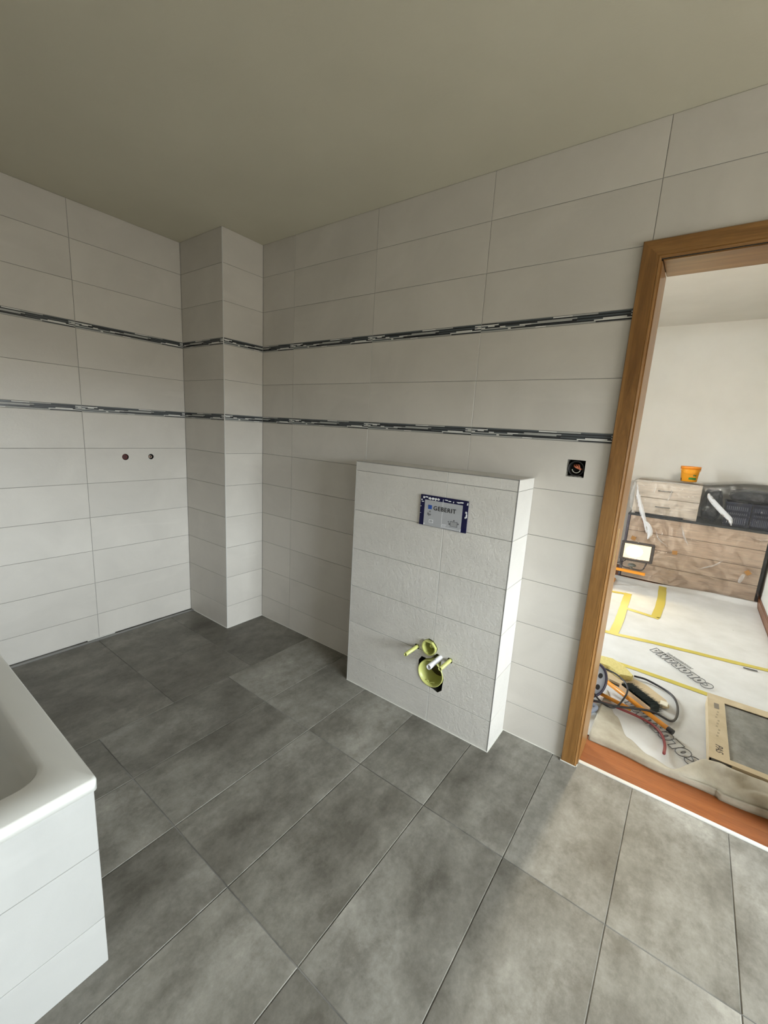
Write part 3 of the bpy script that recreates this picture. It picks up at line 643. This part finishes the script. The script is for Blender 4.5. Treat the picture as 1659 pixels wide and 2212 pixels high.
clothtext('PROFESSIONAL', 2.511, 1.312, math.radians(136.5), .030, .0125, .0007, .92)
bm = bmesh.new(); box(bm, -.035, .035, -.006, .006, 0, .0015, 0); bmesh.ops.rotate(bm, verts=bm.verts, matrix=Matrix.Rotation(.1, 3, 'Z'), cent=(0, 0, 0)); bmesh.ops.translate(bm, verts=bm.verts, vec=(2.80, 1.565, .012)); bm_obj('cut_slit', bm, M['ink'], cloth)

# ------------------------------------------------------------------ chest of drawers, drawer unit, crates, film
M['ash'] = wood('pale_ash', [(.66, .50, .37), (.74, .58, .44), (.80, .65, .50)], 1.6, .5, (.5, 6, 9))
M['ash2'] = wood('pale_drawer', [(.78, .69, .58), (.84, .75, .64), (.88, .80, .70)], 1.2, .5, (.5, 5, 8))
M['charcoal'] = mat('charcoal_board', (.035, .04, .045), .5)
ch = thing('plank_chest', 'wide low chest of pale wood boards, covered with clear film', 'chest', (2.39, 3.33, 0))
bm = bmesh.new(); box(bm, 1.875, 2.93, 3.122, 3.55, .004, .652); bm_obj('body', bm, M['charcoal'], ch)
for k, (a, b) in enumerate([(.012, .176), (.180, .338), (.342, .498), (.502, .652)]):
    bm = bmesh.new(); box(bm, 1.872, 2.932, 3.102, 3.121, a, b, .0015); bm_obj('front_board', bm, M['ash'], ch)
bm = bmesh.new(); box(bm, 1.845, 2.945, 3.095, 3.555, .653, .672, .002); bm_obj('top_board', bm, M['charcoal'], ch)
bm = bmesh.new(); box(bm, 1.846, 1.868, 3.10, 3.55, .004, .652, .002); bm_obj('side_panel', bm, mat('plum_side', (.10, .085, .11), .5), ch)
for cx, cz, a in ((1.930, .425, .3), (2.290, .352, -.1), (2.845, .290, .8)):
    bm = bmesh.new(); box(bm, -.021, .021, -.0006, .0006, -.019, .019, 0); bmesh.ops.rotate(bm, verts=bm.verts, matrix=Matrix.Rotation(a, 3, 'Y'), cent=(0, 0, 0)); bmesh.ops.translate(bm, verts=bm.verts, vec=(cx, 3.0705, cz))
    o = bm_obj('tape_patch', bm, mat('brown_tape', (.35, .17, .05), .5), ch)
du = thing('drawer_unit', 'small pale unit with two drawers standing on top of the plank chest', 'drawers', (2.14, 3.33, .673))
bm = bmesh.new(); box(bm, 1.868, 2.404, 3.130, 3.54, .673, 1.012, .002); bm_obj('body', bm, M['ash2'], du)
for a, b, zh in ((.690, .8455, .768), (.850, 1.005, .926)):
    bm = bmesh.new(); box(bm, 1.872, 2.400, 3.112, 3.1295, a, b, .0015); d = bm_obj('drawer_front', bm, M['ash2'], du)
    bm = bmesh.new(); tube(bm, [(2.065, 3.1125, zh), (2.065, 3.094, zh), (2.180, 3.094, zh), (2.180, 3.1125, zh)], .0042, 8, 1, False); W[d] = Matrix.Translation((2.14, 3.33, .673)) @ Matrix.Translation((-2.14, -3.33, -.673)); bm_obj('handle', bm, M['steel'], d, True)
bm = bmesh.new(); box(bm, 1.90, 2.30, 3.112, 3.1295, .6735, .6865); bm_obj('plinth', bm, M['charcoal'], du)
M['crate'] = mat('navy_plastic', (.012, .016, .055), .35)
def crate(x0, x1, y0, y1, z0, z1, label):
    t = thing('storage_crate', label, 'crate', ((x0 + x1) / 2, (y0 + y1) / 2, z0), 'crates on the chest')
    bm = bmesh.new(); w_ = .004
    n = 12; px = (x1 - x0) / n
    box(bm, x0, x1, y0, y1, z0, z0 + .006)
    for zz in (z0 + .0, z0 + .085, z0 + .125, z1 - .022): box(bm, x0, x1, y0, y0 + w_, zz, zz + .022)
    for k in range(n + 1): box(bm, x0 + k * px * .985, x0 + k * px * .985 + .009, y0, y0 + w_, z0, z1)
    for xx in (x0, x1 - w_): box(bm, xx, xx + w_, y0, y1, z0, z1)
    box(bm, x0, x1, y1 - w_, y1, z0, z1)
    bm_obj('slotted_body', bm, M['crate'], t)
    bm = bmesh.new(); box(bm, x0 - .006, x1 + .006, y0 - .006, y0 + .008, z1 - .006, z1 + .006, .002); box(bm, x0 - .006, x1 + .006, y1 - .008, y1 + .006, z1 - .006, z1 + .006, .002)
    box(bm, x0 - .006, x0 + .006, y0 + .008, y1 - .008, z1 - .006, z1 + .006, .002); box(bm, x1 - .006, x1 + .006, y0 + .008, y1 - .008, z1 - .006, z1 + .006, .002); bm_obj('rim', bm, M['crate'], t)
    bm = bmesh.new(); box(bm, x0 + .012, x1 - .012, y0 + .010, y0 + .014, z0 + .01, z1 - .03); bm_obj('lining', bm, mat('crate_lining', (.30, .33, .38), .6), t)
crate(2.600, 2.772, 3.15, 3.42, .6735, .885, 'dark blue slotted plastic crate under clear film, nearer the drawer unit')
crate(2.786, 2.935, 3.15, 3.42, .6735, .885, 'dark blue slotted plastic crate under clear film, at right end of chest')
g = G('black_bag', .28); g.col(g.ramp(g.noise(g.vec(), 8, 4), [(.3, (.012, .014, .018)), (.7, (.045, .05, .06))])); g.bump(g.noise(g.vec(), 14, 5, .6, 1.5), .8, .02); M['bag'] = g.m
def lump(name, c, s, label, cat, m, seed, flat=None):
    bm = bmesh.new(); bmesh.ops.create_icosphere(bm, subdivisions=4, radius=1)
    for v in bm.verts:
        p = v.co.copy(); p = Vector((math.copysign(abs(p.x) ** .6, p.x), math.copysign(abs(p.y) ** .6, p.y), math.copysign(abs(p.z) ** .6, p.z)))
        k = 1 + .10 * noise.noise(p * 1.7 + Vector((seed, 0, 0))) + .05 * noise.noise(p * 5 + Vector((seed, 3, 0)))
        v.co = Vector((p.x * s[0] * k, p.y * s[1] * k, p.z * s[2] * k))
    zmin = min(v.co.z for v in bm.verts)
    bmesh.ops.translate(bm, verts=bm.verts, vec=(c[0], c[1], c[2] - zmin))
    return tag(bm_obj(name, bm, m, None, True), label, cat)
lump('black_bag', (2.502, 3.30, .6735), (.075, .14, .150), 'crumpled black bag wedged between the drawer unit and the blue crates', 'bag', M['bag'], 2.0)
lump('dark_blanket', (2.765, 3.29, .893), (.15, .13, .055), 'dark folded blanket lying on top of the blue crates', 'blanket', M['bag'], 5.0)
# clear film draped over everything
def filmmat(name, milky, rough):
    m = bpy.data.materials.new(name); m.use_nodes = True; t_ = m.node_tree; t_.nodes.clear()
    out = t_.nodes.new('ShaderNodeOutputMaterial'); tr = t_.nodes.new('ShaderNodeBsdfTransparent'); tr.inputs[0].default_value = (.97, .97, .97, 1)
    gl = t_.nodes.new('ShaderNodeBsdfGlossy'); gl.inputs['Roughness'].default_value = rough; gl.inputs[0].default_value = (1, 1, 1, 1)
    df = t_.nodes.new('ShaderNodeBsdfDiffuse'); df.inputs[0].default_value = (.85, .87, .9, 1)
    fr_ = t_.nodes.new('ShaderNodeFresnel'); fr_.inputs[0].default_value = 1.45
    tc = t_.nodes.new('ShaderNodeTexCoord'); nz = t_.nodes.new('ShaderNodeTexNoise'); nz.inputs['Scale'].default_value = 7; nz.inputs['Detail'].default_value = 5; nz.inputs['Distortion'].default_value = 1.5
    t_.links.new(tc.outputs['Object'], nz.inputs[0]); bp = t_.nodes.new('ShaderNodeBump'); bp.inputs['Strength'].default_value = .8; bp.inputs['Distance'].default_value = .03; t_.links.new(nz.outputs[0], bp.inputs['Height'])
    for n_ in (gl, fr_): t_.links.new(bp.outputs[0], n_.inputs['Normal'])
    m1 = t_.nodes.new('ShaderNodeMixShader'); m1.inputs[0].default_value = milky; t_.links.new(tr.outputs[0], m1.inputs[1]); t_.links.new(df.outputs[0], m1.inputs[2])
    m2 = t_.nodes.new('ShaderNodeMixShader'); t_.links.new(fr_.outputs[0], m2.inputs[0]); t_.links.new(m1.outputs[0], m2.inputs[1]); t_.links.new(gl.outputs[0], m2.inputs[2])
    t_.links.new(m2.outputs[0], out.inputs[0]); return m
M['film'] = filmmat('clear_film', .02, .10); M['fold_glint'] = filmmat('film_glint', .72, .12)  # milky ridge colour paints the window's reflections as white streaks
film = thing('plastic_sheet', 'clear crinkled plastic sheet draped over chest, drawer unit and crates', 'plastic sheet', (2.39, 3.08, .02))
def fy(x, z):
    return 3.076 + .010 * noise.noise(Vector((x * 5, z * 4, .3))) + .006 * noise.noise(Vector((x * 13 + z * 6, z * 9, 1.3)))
def ftop(x):
    t_ = max(0, min(1, (x - 2.40) / .35)); t_ = t_ * t_ * (3 - 2 * t_)
    return 1.024 + .045 * t_ - (.03 * max(0, (x - 2.86)) / .08)
V = []; Fs = []; na, nb, nc = 60, 44, 14
for i in range(na + 1):
    x = 1.838 + (2.952 - 1.838) * i / na
    for j in range(nb + 1 + nc):
        if j <= nb:
            s = j / nb; zt_ = ftop(x); z = .03 + (zt_ - .03) * s; y = fy(x, z) - .0
            if s > .97: y += .012
        else:
            s = (j - nb) / nc; y = fy(x, ftop(x)) + .02 + .43 * s; z = ftop(x) + .006 * noise.noise(Vector((x * 9, y * 9, 0))) + .004
            z += .008 * max(0, noise.noise(Vector((x * 4, y * 5, 6))))
            if x < 2.40: z = max(z, 1.016)
        V.append((x, y, z))
st = nb + 1 + nc
for i in range(na):
    for j in range(st - 1): a = i * st + j; Fs.append((a, a + st, a + st + 1, a + 1))
mesh_obj('sheet', V, Fs, M['film'], film, True)
M['faint_fold_glint'] = filmmat('faint_film_glint', .20, .15)  # weaker painted reflection for the narrow ridges
def fold_glint(pts, wd, hgt=.012):
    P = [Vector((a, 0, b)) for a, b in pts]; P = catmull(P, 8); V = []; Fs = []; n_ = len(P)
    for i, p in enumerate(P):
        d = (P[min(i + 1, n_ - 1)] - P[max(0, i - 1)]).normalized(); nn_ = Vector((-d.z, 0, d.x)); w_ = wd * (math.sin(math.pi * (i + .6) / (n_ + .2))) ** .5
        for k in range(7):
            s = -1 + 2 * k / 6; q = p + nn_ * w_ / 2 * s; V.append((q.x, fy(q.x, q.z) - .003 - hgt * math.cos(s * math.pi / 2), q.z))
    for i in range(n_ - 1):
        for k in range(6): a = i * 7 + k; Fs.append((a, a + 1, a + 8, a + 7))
    mesh_obj('fold_glint', V, Fs, M['fold_glint'] if wd > .035 else M['faint_fold_glint'], film, True)
fold_glint([(2.455, .955), (2.475, .91), (2.56, .82), (2.64, .745), (2.66, .69)], .045)
fold_glint([(1.885, .97), (1.905, .86), (1.955, .72), (2.00, .60), (2.03, .50)], .042)
fold_glint([(2.00, .62), (2.04, .56), (2.06, .50), (2.05, .44)], .05)
fold_glint([(1.858, .99), (1.852, .84), (1.862, .72)], .03, .006)
fold_glint([(2.04, .96), (2.036, .90)], .010, .005); fold_glint([(2.17, .955), (2.17, .90), (2.155, .84)], .012, .005)
fold_glint([(2.30, .62), (2.34, .52), (2.38, .45)], .018, .006); fold_glint([(2.10, .55), (2.14, .46), (2.22, .40)], .014, .006); fold_glint([(2.66, .36), (2.60, .30), (2.50, .24)], .014, .006); fold_glint([(2.82, .27), (2.80, .18)], .03, .006)
fold_glint([(1.86, 1.0), (2.1, 1.018), (2.4, 1.012)], .016, .004)

# ------------------------------------------------------------------ bucket
bk = thing('bucket', 'small orange plastic bucket with green label on top of the covered drawers', 'bucket', (2.285, 3.24, 1.034))
B0 = Vector((2.285, 3.24, 1.034)); g = mat('orange_plastic', (.80, .33, .015), .35)
bm = bmesh.new(); lathe(bm, [(.001, .0), (.062, .0), (.065, .003), (.0765, .128), (.0765, .132), (.0745, .132), (.063, .006), (.001, .005)], 40, Matrix.Translation(B0)); bm_obj('body', bm, g, bk, True)
bm = bmesh.new(); lathe(bm, [(.0765, .118), (.081, .120), (.082, .142), (.080, .145), (.001, .145), (.001, .141), (.0765, .141)], 40, Matrix.Translation(B0)); bm_obj('lid', bm, mat('orange_lid', (.78, .25, .012), .35), bk, True)
bm = bmesh.new(); tube(bm, [B0 + Vector((.080 * math.cos(a), .080 * math.sin(a), .118 - .045 * math.sin((a - math.pi) * 1.0) )) for a in [math.pi + math.pi * k / 10 for k in range(11)]], .0018, 6, 3); bm_obj('handle', bm, g, bk, True)
def onb(a0, a1, z0, z1, m, nm):
    V = []; Fs = []; n_ = 8
    for k in range(n_ + 1):
        a = math.radians(a0 + (a1 - a0) * k / n_)
        for z in (z0, z1): r = .0655 + (z - .003) * .092 + .0012; V.append((B0.x + r * math.cos(a), B0.y + r * math.sin(a), B0.z + z))
    for k in range(n_): Fs.append((2 * k, 2 * k + 2, 2 * k + 3, 2 * k + 1))
    mesh_obj(nm, V, Fs, m, bk)
onb(-92, -38, .022, .042, mat('green_print', (.02, .18, .03), .5), 'green_label')
onb(-66, -56, .056, .070, mat('dark_green_print', (.01, .10, .03), .5), 'printed_mark'); onb(-53, -44, .056, .068, bpy.data.materials['dark_green_print'], 'printed_mark'); onb(-160, -148, .010, .030, M['ink'], 'printed_mark')

# ------------------------------------------------------------------ work light
LX, LY_, LZ = 2.005, 2.72, .372
wl = thing('work_light', 'glowing halogen work light in a dark frame on an orange stand bar', 'work light', (LX, LY_, 0))
rz = Matrix.Translation((LX, LY_, LZ)) @ Matrix.Rotation(math.radians(6), 4, 'Z') @ Matrix.Rotation(math.radians(-4), 4, 'X')
M['housing'] = mat('dark_housing', (.06, .05, .045), .5)
bm = bmesh.new(); hw, hh = .128, .083
box(bm, -hw - .006, hw + .006, -.040, -.015, hh - .016, hh + .008, .006); box(bm, -hw - .006, hw + .006, -.040, -.015, -hh - .008, -hh + .016, .006); box(bm, -hw - .006, -hw + .022, -.040, -.015, -hh + .012, hh - .012, .004); box(bm, hw - .022, hw + .006, -.040, -.015, -hh + .012, hh - .012, .004)
bmesh.ops.transform(bm, matrix=rz, verts=bm.verts); bm_obj('bezel', bm, M['housing'], wl)
bm = bmesh.new(); A = [bm.verts.new(p) for p in [(-hw, -.015, -hh), (hw, -.015, -hh), (hw, -.015, hh), (-hw, -.015, hh)]]; B = [bm.verts.new(p) for p in [(-.07, .06, -.045), (.07, .06, -.045), (.07, .06, .045), (-.07, .06, .045)]]
for i in range(4): bm.faces.new((A[i], A[(i + 1) % 4], B[(i + 1) % 4], B[i]))
bm.faces.new(B); bm.faces.new(A); bmesh.ops.transform(bm, matrix=rz, verts=bm.verts); bm_obj('housing', bm, M['housing'], wl)
em = bpy.data.materials.new('lamp_glow'); em.use_nodes = True; t_ = em.node_tree; t_.nodes.clear(); e_ = t_.nodes.new('ShaderNodeEmission'); ou = t_.nodes.new('ShaderNodeOutputMaterial')
e_.inputs[0].default_value = (1.0, .80, .42, 1); e_.inputs[1].default_value = 85; t_.links.new(e_.outputs[0], ou.inputs[0])
em2 = em.copy(); em2.name = 'reflector_glow'; em2.node_tree.nodes['Emission'].inputs[1].default_value = 1.7; em2.node_tree.nodes['Emission'].inputs[0].default_value = (1.0, .80, .42, 1)
bm = bmesh.new(); box(bm, -hw + .020, hw - .020, -.0275, -.0150, -hh + .016, hh - .018, 0); bmesh.ops.transform(bm, matrix=rz, verts=bm.verts); bm_obj('reflector', bm, em2, wl)
bm = bmesh.new(); r_ = bmesh.ops.create_circle(bm, cap_ends=True, segments=28, radius=1); bmesh.ops.scale(bm, vec=(.068, .053, 1), verts=bm.verts); bmesh.ops.rotate(bm, verts=bm.verts, matrix=Matrix.Rotation(math.pi / 2, 3, 'X'), cent=(0, 0, 0)); bmesh.ops.translate(bm, verts=bm.verts, vec=(-.022, -.0290, .0)); bmesh.ops.transform(bm, matrix=rz, verts=bm.verts)
bm_obj('bulb_glow', bm, em, wl)
bm = bmesh.new(); tube(bm, [(LX - .118, LY_, LZ - .02), (LX - .118, LY_ - .005, LZ - .12), (LX - .095, LY_ - .01, LZ - .165), (LX, LY_ - .01, LZ - .172), (LX + .065, LY_ - .01, LZ - .165), (LX + .090, LY_ - .005, LZ - .10), (LX + .095, LY_, LZ - .06)], .0065, 10, 5); bm_obj('bracket', bm, M['housing'], wl, True)
bm = bmesh.new(); lathe(bm, [(.001, .036), (.020, .034), (.034, .026), (.036, .018), (.030, .012), (.012, .010), (.010, .0), (.010, -.012)], 24, Matrix.Translation((LX - .02, LY_ - .012, LZ - .158))); bm_obj('knob', bm, mat('grey_knob', (.12, .12, .10), .5), wl, True)
bm = bmesh.new(); tube(bm, [(LX - .07, LY_ - .02, LZ - .086), (LX - .09, LY_ - .02, LZ - .11), (LX - .125, LY_ + .0, LZ - .135), (LX - .17, LY_, LZ - .15)], .004, 8, 5); bm_obj('cable', bm, M['black'], wl, True)
M['orange'] = mat('orange_paint', (.72, .27, .02), .35)
bm = bmesh.new(); box(bm, LX - .16, LX + .098, LY_ - .027, LY_ - .001, LZ - .212, LZ - .187, .002); bm_obj('stand_bar', bm, M['orange'], wl)
bm = bmesh.new(); tube(bm, [(LX - .158, LY_ - .20, .013), (LX - .158, LY_ - .014, .018), (LX - .158, LY_ - .014, LZ - .205)], .011, 10, 4, False); bm_obj('stand_leg', bm, M['orange'], wl, True)
bm = bmesh.new(); tube(bm, [(LX - .158, LY_ + .18, .013), (LX - .158, LY_ - .0, .018)], .011, 10, 4, False); bm_obj('stand_leg', bm, M['orange'], wl, True)
l = bpy.data.lights.new('halogen', 'AREA'); l.shape = 'RECTANGLE'; l.size = .16; l.size_y = .10; l.energy = 40; l.color = (1, .80, .50)
lo = bpy.data.objects.new('halogen', l); C.objects.link(lo); lo.matrix_world = rz @ Matrix.Translation((0, -.036, 0)) @ Matrix.Rotation(math.radians(90), 4, 'X')

# ------------------------------------------------------------------ tile carton
M['card'] = mat('cardboard', (.50, .40, .25), .8)
g = G('cardboard_grain', .85); g.col(g.ramp(g.noise(g.vec((1, 1, 1)), 12, 4), [(.3, (.47, .37, .23)), (.7, (.58, .47, .31))])); M['card'] = g.m
bxn = thing('tile_carton', 'open-faced cardboard carton holding a grey tile, right side of the drop cloth', 'carton', (2.74, .62, .012))
def bxbm(*bs):
    bm = bmesh.new()
    for b in bs: box(bm, *b)
    return bm
bm_obj('tray', bxbm((2.566, 2.945, .335, .905, .012, .016), (2.566, 2.569, .345, .905, .016, .079), (2.640, 2.945, .320, .323, .012, .079), (2.942, 2.945, .335, .905, .016, .079), (2.569, 2.942, .902, .905, .016, .079)), M['card'], bxn)
bm_obj('top_frame', bxbm((2.564, 2.634, .318, .908, .0795, .0820), (2.634, 2.945, .846, .908, .0795, .0820), (2.634, 2.945, .318, .352, .0795, .0820)), M['card'], bxn)
bm_obj('grey_tile', bxbm((2.575, 2.940, .350, .895, .0165, .074),), M['ftile'], bxn)
bm_obj('printed_label', bxbm((2.590, 2.610, .760, .815, .0821, .0825),), mat('faded_print', (.20, .17, .13), .8), bxn)
o = text('PAS', 'lettering', mat('brown_print', (.10, .08, .06), .8), bxn, MF((2.588, .435, .0824), (0, -1, 0), (1, 0, 0)), .036, .0002, .3, 0, 1, .0006)
bm_obj('printed_lines', bxbm(*[(2.592 + .004 * (k % 3), 2.592 + .004 * (k % 3) + .008, .50 + .028 * k, .512 + .028 * k, .0821, .0824) for k in range(9)]), mat('pale_print', (.36, .29, .19), .8), bxn)

# ------------------------------------------------------------------ tools in the doorway corner
po = bm_obj('broom_handle', (lambda b: (cyl(b, (2.095, .700, .060), (2.415, .489, .036), .0115, seg=16), b)[1])(bmesh.new()), M['orange'], None, True)
tag(po, 'thick orange broom handle lying diagonally beside the black brush', 'handle')
bm = bmesh.new(); cyl(bm, (2.4151, .4889, .036), (2.437, .4745, .0345), .0125, seg=16); bm_obj('end_cap', bm, M['black'], po)
o2 = bm_obj('broom_handle', (lambda b: (cyl(b, (2.098, .600, .024), (2.255, .560, .022), .0095, seg=14), b)[1])(bmesh.new()), M['orange'], None, True)
tag(o2, 'shorter orange stick passing under the thick orange handle', 'handle')
br = thing('hand_brush', 'black bristle hand brush with pale wooden back beside the orange handle', 'brush', (2.28, .65, .012))
bdir = Vector((.145, -.125, 0)).normalized(); bn = Vector((-bdir.y, bdir.x, 0))   # along brush
O = Vector((2.278, .668, .0))
bm = bmesh.new(); Mb = frame((O.x, O.y, 0), bdir, bn)
box(bm, -.105, .100, -.034, -.028, .026, .058, .002); bmesh.ops.transform(bm, matrix=Mb, verts=bm.verts); bm_obj('back', bm, mat('pale_wood', (.62, .45, .28), .6), br)
random.seed(11); V = []; Fs = []
for k in range(1500):
    u = random.uniform(-.098, .096); z0 = random.uniform(.014, .068); ln = random.uniform(.066, .088); du_ = random.gauss(0, .006) + (.010 if u > .08 else 0) * random.random(); dz = random.gauss(0, .005)
    a = len(V); r_ = .0011; zt = max(.010, z0 + dz)
    V += [Mb @ Vector((u - r_, -.028, z0)), Mb @ Vector((u + r_, -.028, z0)), Mb @ Vector((u, -.028, z0 + 2 * r_)), Mb @ Vector((u + du_, -.026 + ln, zt))]
    Fs += [(a, a + 1, a + 3), (a + 1, a + 2, a + 3), (a + 2, a, a + 3)]
o = mesh_obj('bristles', V, Fs, mat('black_bristle', (.012, .022, .020), .45), br); o['kind'] = 'stuff'
bm = bmesh.new(); box(bm, -.096, .094, -.028, .040, .016, .064, .008); bmesh.ops.transform(bm, matrix=Mb, verts=bm.verts); bm_obj('bristle_core', bm, mat('bristle_core', (.006, .012, .011), .7), br)
# wooden trough / float behind the brush
fl = thing('plaster_float', 'long beige plastering float lying behind the black brush', 'float', (2.26, .80, .012))
bm = bmesh.new(); P = [(2.05, .835), (2.12, .79), (2.22, .765), (2.385, .700), (2.412, .720), (2.395, .775), (2.30, .865), (2.20, .905), (2.05, .96)]
A = [bm.verts.new((x, y, .014)) for x, y in P]; B = [bm.verts.new((x, y, .026)) for x, y in P]; bm.faces.new(A); bm.faces.new(B)
for i in range(len(P)): bm.faces.new((A[i], A[(i + 1) % len(P)], B[(i + 1) % len(P)], B[i]))
bm_obj('board', bm, mat('beige_board', (.55, .43, .27), .7), fl)
bm = bmesh.new(); box(bm, 2.37, 2.405, .700, .745, .0265, .033, .002); bm_obj('paper_label', bm, mat('cream_paper', (.78, .72, .58), .8), fl)
sg = thing('sponge_block', 'yellow foam sponge block lying on the beige float', 'sponge', (2.14, .90, .027))
bm = bmesh.new(); P = [(2.00, .885), (2.10, .880), (2.165, .825), (2.222, .845), (2.228, .872), (2.165, .965), (2.10, 1.005), (2.00, .985)]
A = [bm.verts.new((x, y, .027)) for x, y in P]; B = [bm.verts.new((x, y, .056)) for x, y in P]; bm.faces.new(A); bm.faces.new(B)
for i in range(len(P)): bm.faces.new((A[i], A[(i + 1) % len(P)], B[(i + 1) % len(P)], B[i]))
bmesh.ops.recalc_face_normals(bm, faces=bm.faces); bmesh.ops.bevel(bm, geom=list(bm.edges), offset=.004, segments=2, affect='EDGES')
g = G('yellow_foam', .9); nf = g.noise(g.vec(), 90, 3); g.col(g.ramp(nf, [(.3, (.55, .46, .16)), (.6, (.66, .56, .22))])); g.bump(nf, .5, .003); bm_obj('foam', bm, g.m, sg)
# cable reel
rl = thing('cable_reel', 'cable reel with pale disc and dark purple rim half hidden by the frame', 'cable reel', (2.055, .585, .0))
nrm = Vector((.80, -.60, .22)).normalized(); mr = Matrix.Translation((2.062, .56, .108)) @ nrm.to_track_quat('Z', 'Y').to_matrix().to_4x4()
bm = bmesh.new(); lathe(bm, [(.082, .004), (.085, .009), (.092, .009), (.096, .003), (.096, -.006), (.090, -.010), (.082, -.006)], 44, mr); bm_obj('rim', bm, mat('purple_rim', (.055, .045, .075), .35), rl, True)
bm = bmesh.new(); lathe(bm, [(.001, .0), (.082, .002), (.083, -.004), (.001, -.006)], 44, mr); bm_obj('disc', bm, mat('pale_disc', (.42, .43, .46), .4), rl, True)
for k in range(5):
    a = 2 * math.pi * k / 5 + .3; bm = bmesh.new(); cyl(bm, (.052 * math.cos(a), .052 * math.sin(a), .0008), (.052 * math.cos(a), .052 * math.sin(a), .0040), .014, seg=20); bmesh.ops.transform(bm, matrix=mr, verts=bm.verts); bm_obj('disc_hole', bm, M['black'], rl)
bm = bmesh.new(); lathe(bm, [(.045, -.006), (.045, -.06)], 30, mr); bm_obj('drum', bm, M['black'], rl, True)
bm = bmesh.new(); tube(bm, [(2.03, .50, .03), (2.08, .455, .035), (2.112, .440, .03), (2.095, .40, .022), (2.06, .36, .018)], .010, 10, 5); bm_obj('grey_hose', bm, mat('grey_blue_hose', (.20, .22, .27), .4), rl, True)
def cable(name, pts, r, m, label, cat):
    bm = bmesh.new(); tube(bm, pts, r, 8, 7); return tag(bm_obj(name, bm, m, None, True), label, cat)
M['cabl'] = mat('black_cable', (.02, .018, .02), .4)
cable('cable', [(2.228, .935, .022), (2.30, .941, .020), (2.414, .872, .018), (2.449, .742, .018), (2.430, .598, .020), (2.335, .545, .060), (2.194, .497, .045), (2.125, .480, .045), (2.075, .47, .04)], .0058, M['cabl'], 'black cable in a wide loop around the brush and float', 'cable')
cable('cable', [(2.05, .79, .075), (2.09, .785, .080), (2.15, .755, .085), (2.205, .70, .080), (2.222, .625, .070), (2.20, .535, .035), (2.17, .50, .025), (2.118, .505, .036), (2.085, .52, .055)], .0045, bpy.data.materials['black_cable'], 'thin black cable in a small loop crossing both orange handles', 'cable')
cable('hose', [(2.085, .488, .030), (2.148, .516, .030), (2.22, .515, .028), (2.29, .515, .024), (2.355, .498, .020), (2.395, .445, .020), (2.412, .370, .022), (2.412, .285, .032)], .0062, mat('red_hose', (.22, .035, .035), .45), 'dark red hose curving towards the doorway over the cloth', 'hose')
